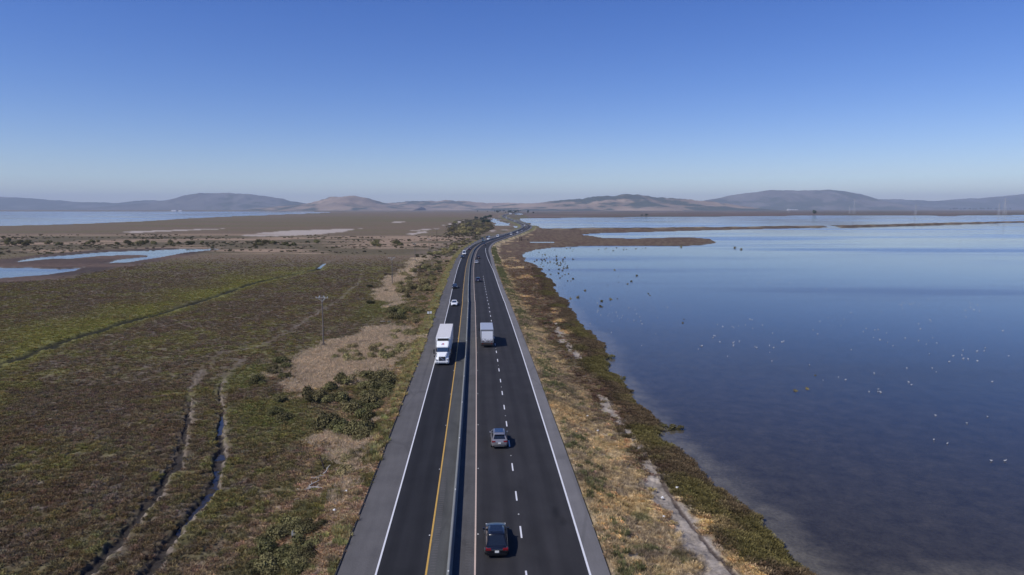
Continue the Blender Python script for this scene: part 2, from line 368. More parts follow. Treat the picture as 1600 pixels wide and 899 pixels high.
YS_along = np.concatenate([[0], np.cumsum(np.hypot(np.diff(cx(YS)), np.diff(YS)))])

def ribbon(name, o0, o1, z, m, y0=-30, y1=7500, n=1, parent=None, thick=0):
    ys = YS[(YS >= y0) & (YS <= y1)]
    al = np.interp(ys, YS, YS_along)
    a = lerp(ys, o0) if isinstance(o0, list) else np.full(len(ys), o0)
    b = lerp(ys, o1) if isinstance(o1, list) else np.full(len(ys), o1)
    us = np.linspace(0, 1, n+1); X = []; Y = []; Z = []; C = []
    if thick: us = np.concatenate([[0], us, [1]])
    for k, u in enumerate(us):
        o = a+(b-a)*u; x, y = off(ys, o); X.append(x); Y.append(y)
        Z.append(np.full(len(ys), z-(thick if thick and k in (0, len(us)-1) else 0))); C.append(np.stack([o, al, 0*o], -1))
    X = np.array(X).T; Y = np.array(Y).T; Z = np.array(Z).T; C = np.transpose(np.array(C), (1, 0, 2))
    me = grid_mesh(name, X, Y, Z, C, smooth=False, cname='road'); me.materials.append(m)
    o = lnk(name, me, parent); return o
road = tag(ribbon('road', L_EDGE, R_EDGE, RZ-.02, M['sh_left'], n=6, thick=.35), kind='structure')
def rp(*a, **k): return ribbon(*a, parent=road, **k)
rp('left_shoulder', L_EDGE, -5.45, RZ-.004, M['sh_left'])
rp('left_lane', -5.45, -1.72, RZ, M['lane_left'], n=4)
rp('median_shoulder', -1.72, -.2, RZ-.004, M['sh_mid'])
rp('rumble_shoulder', .2, 1.9, RZ-.004, M['sh_rum'])
rp('right_lane', 1.9, R_DARK, RZ, M['lane'], n=8)
rp('right_shoulder', R_DARK, R_EDGE, RZ-.004, M['sh_right'])
rp('edge_line', -5.52, -5.38, RZ+.004, M['line_w'], n=1)
rp('edge_line', [(p[0], p[1]-.08) for p in R_WHITE], [(p[0], p[1]+.08) for p in R_WHITE], RZ+.0045, M['line_w'], y1=475)
rp('edge_line', 6.1, 6.25, RZ+.0042, M['line_w'], y0=640)
rp('asphalt_kerb', [(p[0], p[1]-.12) for p in L_EDGE], L_EDGE, RZ+.07, M['lane'], thick=.3, y1=540)
rp('yellow_line', -1.80, -1.66, RZ+.004, M['line_y'])
rp('yellow_line', 1.84, 1.97, RZ+.004, M['line_y2'])
# lane dashes: 2.13 m long every 7.3 m
dm = MB(); dm.box(-.07, .07, 0, 2.13, 0, .006); dme = dm.mesh('lane_dash', M['line_w'])
yd = 53.75-7.3*3
while yd < 276:
    x, y = off(np.array(yd), 5.72)
    o = lnk('lane_dash', dme, road); o.location = (float(x), float(y), RZ+.002); o.rotation_euler.z = -math.atan(float(slope(yd))); yd += 7.3
# rumble grooves
rb = MB()
for (a, b, y0, y1) in ((1.15, 1.65, 40, 150), (-1.5, -1.05, 40, 75)):
    yy = y0
    while yy < y1:
        x0, q0 = off(np.array(yy), a); x1, q1 = off(np.array(yy), b)
        x0, q0, x1, q1 = map(float, (x0, q0, x1, q1)); z = RZ
        rb.quad((x0, q0-.09, z-.003), (x1, q1-.09, z-.003), (x1, q1, z+.018), (x0, q0, z+.018))
        rb.quad((x0, q0, z+.018), (x1, q1, z+.018), (x1, q1+.09, z-.003), (x0, q0+.09, z-.003)); yy += .42
tag(rb.build('rumble_strip', M['sh_rum'], road), kind='stuff')
# joint seam beside the barrier and raised markers
mk = MB(); yy = 40.0
while yy < 270:
    for o_ in (-1.9, 2.12, 5.72):
        x, y = off(np.array(yy+(3.6 if o_ == 5.72 else 0)), o_); x = float(x); y = float(y)
        mk.box(x-.06, x+.06, y-.05, y+.05, RZ, RZ+.02, taper=.02, ty=.02)
    yy += 14.6
tag(mk.build('road_marker', M['plate'], road), kind='stuff')

# concrete barrier: one extruded profile
def extr(name, prof, m, y0=-30, y1=5200, parent=None):
    ys = YS[(YS >= y0) & (YS <= y1)]; X = []; Y = []; Z = []
    for o, z in prof:
        x, y = off(ys, o); X.append(x); Y.append(y); Z.append(np.full(len(ys), z))
    me = grid_mesh(name, np.array(X).T, np.array(Y).T, np.array(Z).T, smooth=False); me.materials.append(m); return lnk(name, me, parent)
bar = extr('median_barrier', [(-.21, RZ-.01), (-.21, RZ+.06), (-.11, RZ+.26), (-.08, RZ+.82), (-.06, RZ+.85), (.06, RZ+.85), (.08, RZ+.82), (.11, RZ+.26), (.21, RZ+.06), (.21, RZ-.01)], M['concrete'])
tag(bar, 'long grey concrete median barrier dividing the two carriageways', 'barrier')

rfm = MB(); rfm.box(-.05, .05, -.04, .04, 0, .09); rfm = rfm.mesh('reflector', M['plate'])
for i in range(14):
    x, y = off(np.array(47.2+i*14.6), 0.0); o = lnk('reflector', rfm, bar); o.location = (float(x), float(y), RZ+.851)
# ------------------------------------------------------------------ ground outlines (photo pixels)
SH = 0.0
shore_r = [(1310, 925), (1268, 899), (1235, 865), (1180, 812), (1150, 795), (1118, 765), (1085, 738), (1062, 715), (1045, 690), (1022, 668), (1008, 650), (990, 628), (975, 605), (966, 590), (955, 580),
           (950, 562), (938, 545), (925, 528), (905, 510), (893, 492), (880, 470), (866, 456), (858, 440), (846, 425), (838, 415), (818, 408), (814, 400), (832, 391), (859, 387), (922, 384), (1006, 384), (1060, 384.5), (1095, 383), (1118, 379),
           (1110, 374), (1079, 371.5), (1040, 372), (990, 373.5), (940, 372), (906, 367), (930, 364.6), (1016, 362.5), (1120, 359.5), (1200, 357.8), (1290, 355.2), (1295, 354.2),
           (1290, 353.4), (1308, 353), (1312, 354.2), (1400, 353), (1500, 349.6), (1600, 347.5), (1760, 345), (2300, 345), (2300, 925)]
lag_up = [(843, 358), (818, 347), (806, 342), (840, 341.2), (900, 340.4), (1000, 339.4), (1100, 338.8), (1200, 338.0), (1270, 336.4), (1400, 337.2), (1490, 337.6), (1500, 336.6), (1760, 336), (1760, 343), (1600, 346), (1500, 348), (1400, 350.7), (1320, 352.3), (1290, 352.8), (1200, 355.2), (1000, 357), (900, 357.9)]
bay = [(-700, 354), (0, 353.5), (100, 351), (220, 346.5), (300, 341.5), (400, 337), (480, 334.3), (520, 331.9), (490, 331.0), (400, 330.7), (0, 330.7), (-700, 330.7)]
pond_a = [(22, 409.5), (53, 403), (103, 399), (169, 394), (281, 389.3), (340, 389), (352, 390), (300, 395), (250, 402), (200, 411), (166, 412), (187, 405), (237, 400), (215, 399), (156, 400.5), (109, 405), (78, 405.5), (22, 411)]
pond_b = [(-200, 421), (0, 418.5), (66, 418.5), (94, 421), (134, 418), (122, 424), (78, 430), (0, 435.5), (-200, 446)]
mud_p = [(-200, 410), (0, 405), (60, 398), (150, 391), (260, 387), (360, 388), (330, 393), (250, 408), (170, 422), (100, 436), (0, 442), (-200, 455)]
pool_l = [(764.5, 341.7), (777, 341.7), (783, 345.6), (793, 349.5), (801, 353.2), (808, 357.3), (802, 356.8), (793, 353.5), (779.5, 353.3), (771, 351.7), (769.5, 347)]
pool_s = [(827, 378.4), (866, 378.4), (868, 380.2), (828, 380.4)]
pool_f = [(803, 334.2), (816, 333.8), (818, 335.8), (806, 336.4)]
ditch1 = [(-60, 585), (0, 569), (58, 548), (116, 527.5), (162, 513), (197, 503), (249, 490), (289, 477), (340, 461.5), (391, 443), (439, 432), (495, 421), (505, 411), (530, 402), (556, 389)]
chan_a = [(110, 930), (143, 896), (189, 846), (216, 813), (254, 763), (277, 730), (287, 690), (294, 650), (298, 610), (304, 598), (318, 579), (344, 553), (401, 545), (431, 531), (455, 516), (479, 500), (498, 489), (532, 468), (564, 439)]
chan_b = [(205, 930), (233, 898), (253, 866), (273, 843), (299, 806), (329, 773), (342, 740), (347, 700), (346, 666), (347, 643), (344, 622), (347, 600), (376, 565)]
reed = [[(418, 612), (432, 580), (455, 562), (495, 545), (530, 530), (565, 512), (620, 505), (650, 512), (640, 545), (628, 560), (600, 590), (560, 598), (520, 608), (470, 625)],
        [(598, 478), (600, 440), (625, 420), (655, 398), (680, 398), (650, 415), (640, 440), (620, 478)],
        [(500, 690), (560, 660), (590, 660), (560, 740), (520, 800), (510, 760)]]
salt = [[(365, 367), (440, 361), (560, 357), (548, 361), (500, 366), (440, 369), (380, 369)], [(634, 366), (650, 362.5), (668, 361), (664, 364), (645, 367.5)], [(640, 361.5), (652, 359), (678, 356), (676, 358), (660, 361)],
        [(692, 352.5), (722, 344.5), (728, 343.5), (726, 346), (700, 352)], [(608, 347.2), (640, 346), (638, 347.3), (612, 348.4)], [(832, 371), (846, 367), (875, 364.4), (877, 365.4), (858, 367.4), (840, 371)],
        [(190, 362), (345, 357), (345, 358.3), (200, 364.5)], [(762, 361), (790, 358.5), (790, 359.6), (766, 362)]]
sandt = [(1165, 925), (1118, 880), (1085, 840), (1060, 805), (1035, 770), (1022, 745)]
sand2 = [(1022, 745), (1000, 700), (978, 672), (955, 640), (935, 615)]
sand3 = [(905, 560), (880, 530), (868, 505)]

# ------------------------------------------------------------------ terrain
vv = np.concatenate([np.linspace(326.35, 331, 22)[:-1], np.arange(331, 930, 1.08), [960, 1000, 1080, 1200, 1500, 2000]])
uu = np.concatenate([np.linspace(-1500, -80, 50)[:-1], np.arange(-80, 1680, 1.3), np.linspace(1680, 3100, 50)])
rows = np.array([W(800, v, 0)[1] for v in vv])
Yg, Ug = np.meshgrid(rows, uu, indexing='ij'); Xg = (Ug-800)/F*(Yg*CT+HC*ST)
Xg = Xg.astype(np.float64)
cell = np.maximum(1.3/F*Yg, 1.08*Yg**2/(F*HC))

def ground_at(X, Y, cell):
    """height, colour, plant cover of the marsh"""
    LOD = lambda wl: np.clip(wl/(2.2*cell), 0, 1)
    n1 = fbm(X, Y, 9, 3, 1); n2 = fbm(X, Y, 2.2, 3, 5); n3 = fbm(X, Y, .7, 2, 9); nb = fbm(X, Y, 45, 3, 13)
    nf = fbm(X, Y, 16, 4, 21); n4 = vnoise(X*3.1, Y*3.1, 3)
    nfar = fbm(X/8, Y, 60, 4, 31)
    # edges get wobbled by noise
    wob = np.clip(cell*1.2, .5, 60)
    Xw = X+(n2-.5)*2.4+(n1-.5)*3.5+(nfar-.5)*np.clip(Y/60, 0, 60); Yw = Y+(n1-.5)*3+(fbm(X, Y, 5, 2, 41)-.5)*3
    # signed distance to waters
    shape = [WP(p, 0) for p in (shore_r, lag_up, bay, pond_a, pond_b, pool_l, pool_s, pool_f)]
    dsh = sdf(Xw, Yw, shape[0])
    m0 = dsh < -1e3; dsh = np.where(m0, np.where(inside(X, Y, shape[0]), 60., -60.), dsh)
    dw = dsh.copy()
    for k, p in enumerate(shape[1:]):
        Xk, Yk = (X+(nfar-.5)*np.clip(Y/40, 0, 60), Y+(n1-.5)*8) if k < 5 else (X, Y)
        d = sdf(Xk, Yk, p); d = np.where(d < -1e3, np.where(inside(X, Y, p), 60., -60.), d); dw = np.maximum(dw, d)
    mud = sdf(Xw, Yw, WP(mud_p)); 
    wet = sm(-.4, .6, dw)
    # road distance
    c = cx(Y); s = slope(Y); o = (X-c)/np.sqrt(1+s*s)
    eL = lerp(Y, L_EDGE); eR = lerp(Y, R_EDGE)
    outL = eL-o; outR = o-eR; out = np.maximum(outL, outR)      # metres beyond the pavement
    side = np.where(o < 0, -1, 1)
    # ---- heights
    base = .5+(nb-.5)*.25
    mound = (n2-.5)*.35*LOD(2.2)+(n3-.5)*.30*LOD(.7)+(n4-.5)*.10*LOD(.4)
    z = base+mound
    # levee right (narrow bank) already above water through dw
    emb = 1-sm(.3, 5.5, out+(n1-.5)*2); z = np.where(out < 30, z+(1.62-z)*emb, z)
    z = z*(1-wet)+wet*(-.03-.55*sm(0, 30, dw)-.02*n2)
    shp = sm(-2.5, 0, dw)*(1-wet); z = z*(1-.55*shp)
    # ---- colours
    def C(r, g, b): return np.array([r, g, b], np.float32)
    def mix(a, b, t): return a*(1-t[..., None])+b*t[..., None]
    t1 = sm(.40, .60, fbm(X, Y, 3.2, 3, 51)); t2 = sm(.42, .62, n1*.35+nf*.35+n2*.3)
    col = np.broadcast_to(C(.100, .079, .056), X.shape+(3,)).astype(np.float32)
    col = mix(col, C(.122, .098, .074), sm(.42, .62, n2))
    col = mix(col, C(.105, .082, .054), t1*.75)
    col = mix(col, C(.122, .112, .046), t2*.9*sm(.30, .55, n2+.1*(n1-.5)))
    col = mix(col, C(.095, .055, .028), sm(.58, .72, fbm(X, Y, 6, 3, 61))*.25)
    col = mix(col, C(.135, .115, .10), sm(.62, .78, fbm(X, Y, 2.0, 3, 71))*.5)
    # bright green ground by ditch 1 and around the reeds
    P1 = WP(ditch1); dd = seg_dist(X+(n2-.5)*1.5, Y+(n1-.5)*4, P1)
    up = sm(-2, 2, -(X-np.interp(Y, P1[:, 1], P1[:, 0])))    # beyond the ditch
    col = mix(col, C(.140, .134, .045), np.clip(1.3-dd/(5+19*up), 0, 1)*(.45+.55*sm(.32, .55, nf))*(Y < 335))
    for (px, py, rx, ry) in ((470, 665, 9, 8), (420, 640, 7, 10), (380, 590, 6, 14), (600, 480, 8, 30), (560, 590, 3, 8)):
        q = W(px, py, .5); e = np.hypot((X-q[0])/rx, (Y-q[1])/ry)+(n2-.5)*1.2
        col = mix(col, C(.110, .112, .042), (1-sm(.4, 1.1, e))*.7)
    # far marsh
    far = sm(330, 420, Y)*(side < 0)
    cf = mix(np.broadcast_to(C(.145, .108, .072), col.shape), C(.130, .108, .060), sm(.42, .6, nfar))
    col = mix(col, cf, far)
    v = 326+F*HC/(Y*CT+HC*ST)                                    # only a shorthand for how far off a band lies
    band = sm(429-4, 429+12, Y+(nfar-.5)*60)*(1-sm(680, 760, Y+(nfar-.5)*160))*(side < 0)   # dry reed belt across the marsh
    cb = mix(np.broadcast_to(C(.27, .195, .135), col.shape), C(.11, .09, .055), sm(.44, .60, fbm(X/3.5, Y, 30, 4, 81)))
    col = mix(col, cb, band)
    # reeds
    cover = np.ones(X.shape, np.float32)
    rd = np.zeros(X.shape)
    for p in reed: rd = np.maximum(rd, sm(-1.5, 3.2, sdf(Xw+(n1-.5)*7, Yw+(n2-.5)*6+(nf-.5)*8, WP(p, .6))))
    col = mix(col, C(.43, .34, .225)*1.0, rd*(.45+.55*sm(.35, .6, n2)))
    # belt between marsh and left shoulder
    bl = (1-sm(4, 16, outL+(n1-.5)*8))*(side < 0)*sm(0, .1, out)
    cl = mix(np.broadcast_to(C(.27, .20, .14), col.shape), C(.12, .11, .05), sm(.45, .62, n2))
    col = mix(col, cl, bl*.8)
    fen = sm(.1, .6, outL)*(1-sm(1.6, 3.4, outL+(n2-.5)*2.5))*(side < 0)*sm(70, 130, Y)
    col = mix(col, C(.20, .18, .07), fen*.8)
    bel2 = (1-sm(12, 34, outL+(nf-.5)*22))*(side < 0)*sm(380, 430, Y)
    col = mix(col, mix(np.broadcast_to(C(.17, .13, .10), col.shape), C(.07, .07, .04), sm(.42, .6, nf)), bel2*.8)
    # mud
    md = sm(-3, 6, mud); col = mix(col, mix(np.broadcast_to(C(.12, .082, .066), col.shape), C(.06, .045, .042), sm(.35, .65, nfar)), md*.9); cover = cover*(1-md)
    for k, p in enumerate(salt):
        t = sm(-1, 3, sdf(X+(nfar-.5)*40, Y+(n1-.5)*10, WP(p))); col = mix(col, C(.36, .31, .27), t*sm(.25, .45, nfar+.1)); cover = cover*(1-t)
    # ---- right verge
    rt = (side > 0)*sm(.05, .3, out)*(Y < 9000)
    land = (X < 400)
    wv = 4.8+7*sm(60, 45, Y)+2.2*sm(200, 60, Y)+(nf-.5)*4+(n1-.5)*3
    dry = (1-sm(wv-1.2, wv+1.2, outR+(n2-.5)*3))*rt
    br = mix(np.broadcast_to(C(.085, .058, .042), col.shape), C(.150, .115, .078), sm(.42, .62, n2))
    br = mix(br, C(.085, .075, .04), sm(.5, .68, n1)*.6)
    near_r = rt*(Y < 1000)
    col = mix(col, br, near_r)
    red = sm(150, 300, Y)*near_r; col = mix(col, mix(np.broadcast_to(C(.098, .064, .044), col.shape), C(.125, .092, .060), sm(.45, .6, n2)), red*.75)
    gc = mix(np.broadcast_to(C(.46, .36, .22), col.shape), C(.31, .245, .17), sm(.4, .65, n2)); gc = mix(gc, C(.50, .385, .22), sm(.56, .70, n1*.6+n3*.4)*.8)
    gc = mix(gc, C(.10, .12, .045), sm(.60, .70, fbm(X, Y, 1.8, 3, 91))*.7)
    gc = mix(gc, C(.15, .115, .085), sm(.50, .66, fbm(X, Y, 4.5, 4, 93))*.7); col = mix(col, gc, dry*.95)
    gr = sm(.2, .8, outR)*(1-sm(2.2, 4, outR+(n2-.5)*3))*rt*sm(170, 330, Y); col = mix(col, C(.11, .13, .045), gr*sm(.35, .65, n1+.6*(n2-.5))*.6)
    patch = sm(.60, .72, fbm(X, Y, 7, 3, 95))*near_r*(outR < 14); col = mix(col, C(.42, .31, .17), patch*.8)
    fr = sm(-5.2, -2.6, dsh+(n1-.5)*3)*rt*(Y < 330); col = mix(col, mix(np.broadcast_to(C(.115, .086, .052), col.shape), C(.125, .110, .042), sm(.42, .62, n1+.1*(n2-.5))), fr*.95)
    # sand tracks
    for P, wd in ((sandt, 1.35), (sand2, .8), (sand3, .8)):
        Pw = WP(P); d = seg_dist(X+(n2-.5)*1.6, Y+(n1-.5)*1.2, Pw); t = (1-sm(wd*.55, wd*1.15, d+(n3-.5)*1.1+(fbm(X, Y, 2.6, 3, 141)-.5)*1.3))
        if P is not sandt: t = t*sm(.36, .48, fbm(X, Y, 1.1, 3, 97))
        col = mix(col, C(.27, .235, .20), t); cover = cover*(1-t); z = z-t*.12
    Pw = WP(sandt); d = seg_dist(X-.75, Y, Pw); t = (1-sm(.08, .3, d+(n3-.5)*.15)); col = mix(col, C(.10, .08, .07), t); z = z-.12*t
    # levee top path, far flats on the right
    fl = (X > 60)*(Y > 1000)*rt; cfl = mix(np.broadcast_to(C(.115, .082, .065), col.shape), C(.09, .078, .052), sm(.42, .6, nfar)); cfl = mix(cfl, C(.20, .16, .13), sm(.60, .70, fbm(X/6, Y, 130, 3, 99))*.6)
    col = mix(col, cfl, fl*1.0)
    lv = (np.abs(v-(358-(np.clip((X/(Y+1))*F+800, 800, 1700)-843)*.0105)) < 0)*0
    vd = sm(0, .3, out)*(1-sm(3, 7, out))*sm(700, 900, Y)*(Y < 3000); col = mix(col, C(.13, .14, .055), vd*.8)
    # ---- channels
    for P, wd, dep, bank, y1, y2 in ((chan_a, .34, .06, 1, 88, 112), (chan_b, .44, -.03+.08*sm(.45, .5, fbm(X, Y, 5, 3, 151)), 1, 94, 112)):
        Pw = WP(P, .1); d = seg_dist(X+(n2-.5)*.9+(n3-.5)*.5, Y+(n1-.5)*1.0, Pw)+(fbm(X, Y, 3.5, 3, 133)-.5)*.55
        wdy = wd*(1-sm(y1-25, y2, Y))+.02; q = 1-sm(wdy*.7, wdy*1.15+.1, d); nearq = (1-sm(y2-20, y2+10, Y))
        side_r = (X > np.interp(Y, Pw[:, 1], Pw[:, 0]))
        # pale trodden bank on the road side
        bd = seg_dist(X-wdy*1.15-.1+(n2-.5)*1.0+(n3-.5)*.5, Y+(n1-.5)*1.2, Pw); bt = (1-sm(.08, .34, bd+(fbm(X, Y, 2.4, 3, 135)-.5)*.7))*(.45+.55*sm(.35, .55, fbm(X, Y, 1.6, 2, 33)))*(1-sm(92, 125, Y)*(1-sm(.46, .56, fbm(X, Y, 4, 3, 35))*.75))
        col = mix(col, C(.20, .165, .135), bt*.85*bank); cover = cover*(1-bt); cover = cover*(.15+.85*sm(.7, 1.1, d))
        col = mix(col, C(.040, .034, .030), q*nearq); z = z-sm(1.3, .3, d)*nearq*.16*(z > .15); z = z-q*nearq*(z-dep); cover = cover*(1-q*nearq)
    q = (1-sm(.6, 2.1, dd+(n3-.5)*.8+(n2-.5)*1.2+(n1-.5)*2.4))*(Y < 345)*(1-sm(330, 345, Y)); col = mix(col, C(.020, .019, .012), q*.95); z = z-q*.36; cover = cover*(1-q)*sm(1.5, 2.6, dd)
    q = (1-sm(.8, 1.6, seg_dist(X, Y, WP([(498, 420), (508, 412)], 0)))); z = z*(1-q)-.06*q; cover = cover*(1-q)
    # ---- under water
    shal = 1-sm(.2, 5.5, dw+(n2-.5)*.5); bed = mix(np.broadcast_to(C(.058, .052, .046), col.shape), C(.15, .138, .118), shal)
    bed = mix(bed, C(.043, .042, .040), sm(12, 60, dw+(nf-.5)*8)); bed = bed*(.94+.12*fbm(X, Y, 6, 2, 77))[..., None]
    col = mix(col, bed, wet); cover = cover*(1-sm(-.25, .1, dw)); cover = cover*sm(.1, .35, out)
    k = .82+.36*n3; col = col*(k*LOD(.7)+(1-LOD(.7)))[..., None]
    z = np.where(out < .1, RZ-.22-np.clip(Y/3000, 0, .6), z)
    z = np.where((out < 0), z, z)
    info = dict(o=o, outL=outL, outR=outR, rd=rd, dry=dry, fen=fen, fr=fr, near_r=near_r, dw=dw, bl=bl, band=band)
    return z.astype(np.float32), np.clip(col, 0, 1).astype(np.float32), cover, info

Zg, Cg, Cov, INFO = ground_at(Xg, Yg, cell)
gme = grid_mesh('ground', Xg, Yg, Zg, Cg); gme.materials.append(M['ground'])
tag(lnk('ground', gme), kind='structure')
# floor of mud reaching past the fan on every side, and the water sheet
M['mud'] = mat('bed_mud', (.05, .045, .04), .95, noise=.3, nscale=.02)
b = MB(); b.box(-30000, 30000, -2500, 32000, -1.6, -.9); tag(b.build('mud_bed', M['mud']), kind='structure')
b = MB(); b.quad((-29900, -2400, 0), (29900, -2400, 0), (29900, 31900, 0), (-29900, 31900, 0)); tag(b.build('water', M['water']), kind='structure')

# salt-pond levee: a low bank of earth in two lengths
def levee(pts, w_, h_, seed):
    P = WP(pts, 0); d = np.concatenate([[0], np.cumsum(np.hypot(*np.diff(P, axis=0).T))]); s_ = np.arange(0, d[-1], 6.0)
    x = np.interp(s_, d, P[:, 0]); y = np.interp(s_, d, P[:, 1]); tx = np.gradient(x); ty = np.gradient(y); L = np.hypot(tx, ty); nx, ny = -ty/L, tx/L
    us = np.linspace(-1, 1, 15); X = x[:, None]+nx[:, None]*us*w_; Y = y[:, None]+ny[:, None]*us*w_
    X = X+(fbm(X, Y, 30, 3, seed)-.5)*5; Y = Y+(fbm(X, Y, 30, 3, seed+1)-.5)*5
    Z = -.5+(h_+.5)*sm(1, .45, np.abs(us))[None]*(1+(fbm(X, Y, 14, 3, seed)-.5)*.9)*sm(0, 20, s_)[:, None]*sm(0, 20, d[-1]-s_)[:, None]
    c = fbm(X, Y, 12, 3, seed+2); f = sm(.4, .6, c)[..., None]; col = np.array((.19, .15, .10))*f+np.array((.085, .062, .042))*(1-f); wet_ = sm(.75, .95, np.abs(us))[None, :, None]; col = col*(1-wet_)+np.array((.07, .055, .045))*wet_
    me = grid_mesh('levee', X, Y, Z, col); me.materials.append(M['ground']); tag(lnk('levee', me), kind='structure')
levee([(836, 360), (900, 359), (1000, 358.2), (1100, 357.2), (1200, 356.2), (1288, 354.8)], 13, 1.9, 201)
levee([(1311, 354.8), (1400, 352.6), (1500, 349.6), (1600, 347.4), (1760, 344.5), (1900, 343)], 15, 2.1, 207)

# ------------------------------------------------------------------ hills
def hill_mat():
    m = bpy.data.materials.new('hill_grass_and_oaks'); m.use_nodes = True; n = m.node_tree.nodes; l = m.node_tree.links
    b = n['Principled BSDF']; b.inputs['Roughness'].default_value = .95; b.inputs['Specular IOR Level'].default_value = .05
    at = n.new('ShaderNodeAttribute'); at.attribute_name = 'col'; l.new(at.outputs['Color'], b.inputs['Base Color']); return m
M['hill'] = hill_mat()
def hill(sil, dist, dep, seed, woods, base=(.25, .185, .13)):
    sil = np.array(sil, float); us = np.arange(sil[0, 0], sil[-1, 0], 2.2); rv = np.interp(us, sil[:, 0], sil[:, 1])
    for _ in range(2): rv[1:-1] = (rv[:-2]+2*rv[1:-1]+rv[2:])/4
    ts = np.linspace(-1, .7, 70); T, U = np.meshgrid(ts, us, indexing='ij')
    R = HC+(VH-np.interp(U, us, rv))*dist/F*1.0; R = R+((fbm(U*8, U*0+seed, 130, 4, seed)-.5)*46+(fbm(U*8, U*0+seed, 24, 3, seed)-.5)*16)*np.clip((R-HC)/140, 0, 1)
    Yh = dist+T*dep; Xh = (U-800)/F*dist*(1+.0*T)
    rid = 1-np.abs(2*fbm(Xh+T*400, Yh*.35, 900, 4, seed)-1); rid2 = 1-np.abs(2*fbm(Xh, Yh*.6, 300, 3, seed+5)-1)
    prof = np.where(T < 0, (1-np.abs(T)**1.25), 1-(T/.7)**2)
    e = np.clip(np.abs(T)*2.2, 0, 1)*(T < 0)
    Zh = R*prof*(1-e*.42*(1-rid)*1.6-e*.12*(1-rid2)); Zh = np.maximum(Zh, -3-20*(prof < .02))
    wf = sm(.5-woods, .62-woods, fbm(Xh, Yh, 700, 5, seed+9)*.6+fbm(Xh, Yh, 200, 4, seed+3)*.4)
    c1 = np.array(base)*(.45+1.1*fbm(Xh, Yh, 420, 5, seed+2))[..., None]; c2 = np.array((.045, .055, .035))
    colr = c1*(1-wf[..., None])+c2*wf[..., None]
    me = grid_mesh('hills', Xh, Yh, Zh, colr); me.materials.append(M['hill']); return tag(lnk('hills', me), kind='structure')
hill([(-500, 300), (-200, 303), (0, 307), (30, 309), (62, 311.5), (100, 314.5), (150, 317), (190, 317.5), (215, 314), (230, 313), (265, 315), (300, 318), (380, 320), (480, 323)], 17000, 1500, 3, .12, (.10, .10, .085))
hill([(180, 322), (230, 317), (265, 313), (285, 308), (300, 304.5), (318, 302), (345, 302.5), (372, 302), (395, 304), (420, 308), (445, 312), (468, 317), (500, 322), (540, 324)], 15000, 1500, 8, .05, (.105, .10, .09))
hill([(420, 324), (470, 320), (490, 317), (508, 311), (522, 308), (540, 306.5), (558, 307.5), (575, 311), (590, 315), (610, 319), (640, 322), (660, 324)], 11000, 1100, 14, -.05)
hill([(560, 322), (600, 317.5), (640, 315), (660, 314.5), (680, 314), (705, 313.5), (725, 314), (745, 316), (770, 318), (800, 317.8), (840, 318), (870, 321)], 12500, 1200, 19, .02)
hill([(770, 323), (800, 319.5), (835, 318), (855, 316), (870, 314.5), (905, 311), (930, 307.5), (955, 305.5), (985, 305), (1010, 307), (1045, 310.5), (1070, 311), (1095, 314), (1120, 317), (1150, 321), (1170, 324)], 10500, 1300, 23, .075)
hill([(1040, 322), (1080, 316), (1110, 312), (1130, 308), (1160, 303), (1195, 298.5), (1225, 298.5), (1262, 298), (1290, 296.5), (1312, 299.5), (1340, 303.5), (1355, 309), (1375, 314), (1400, 319), (1430, 323)], 15500, 1700, 29, .03, (.125, .115, .10))
hill([(1290, 318), (1350, 312), (1400, 311.5), (1430, 313.5), (1460, 314.5), (1480, 312.5), (1520, 310.5), (1560, 307.5), (1600, 303), (1700, 298), (1900, 300), (2100, 310)], 18000, 1500, 37, .05, (.10, .10, .09))

# ------------------------------------------------------------------ plants as ground cover
def shade_attr(me, vals):
    at = me.attributes.new('shade', 'FLOAT_COLOR', 'FACE'); v = np.ones((len(vals), 4), np.float32); v[:, :3] = np.array(vals)[:, None]; at.data.foreach_set('color', v.ravel())
def clump(name, n, r, h, wdt, rnd, up=.5, spread=1.0):
    """n pointed leaves leaning out of a low dome"""
    m = MB(); sh = []
    for i in range(n):
        a = rnd.uniform(0, 6.283); rr = r*math.sqrt(rnd.random())*.8; x = rr*math.cos(a); y = rr*math.sin(a)
        hh = h*(1-.55*(rr/r)**2)*rnd.uniform(.6, 1.1); z0 = hh*rnd.uniform(0, .45)
        la = rnd.uniform(0, 6.283); ln = (1-up)*hh*spread; tx = x+math.cos(a)*ln*.8+math.cos(la)*ln*.5; ty = y+math.sin(a)*ln*.8+math.sin(la)*ln*.5
        b = rnd.uniform(0, 6.283); wx = math.cos(b)*wdt/2; wy = math.sin(b)*wdt/2
        mx_, my_ = (x+tx)/2, (y+ty)/2
        m.quad((x, y, z0), (mx_+wx, my_+wy, (z0+hh)/2), (tx, ty, hh), (mx_-wx, my_-wy, (z0+hh)/2+wdt*.3)); sh.append(rnd.uniform(.6, 1.45))
    me = m.mesh(name, M['inst']); shade_attr(me, sh); return me
rnd = random.Random(5)
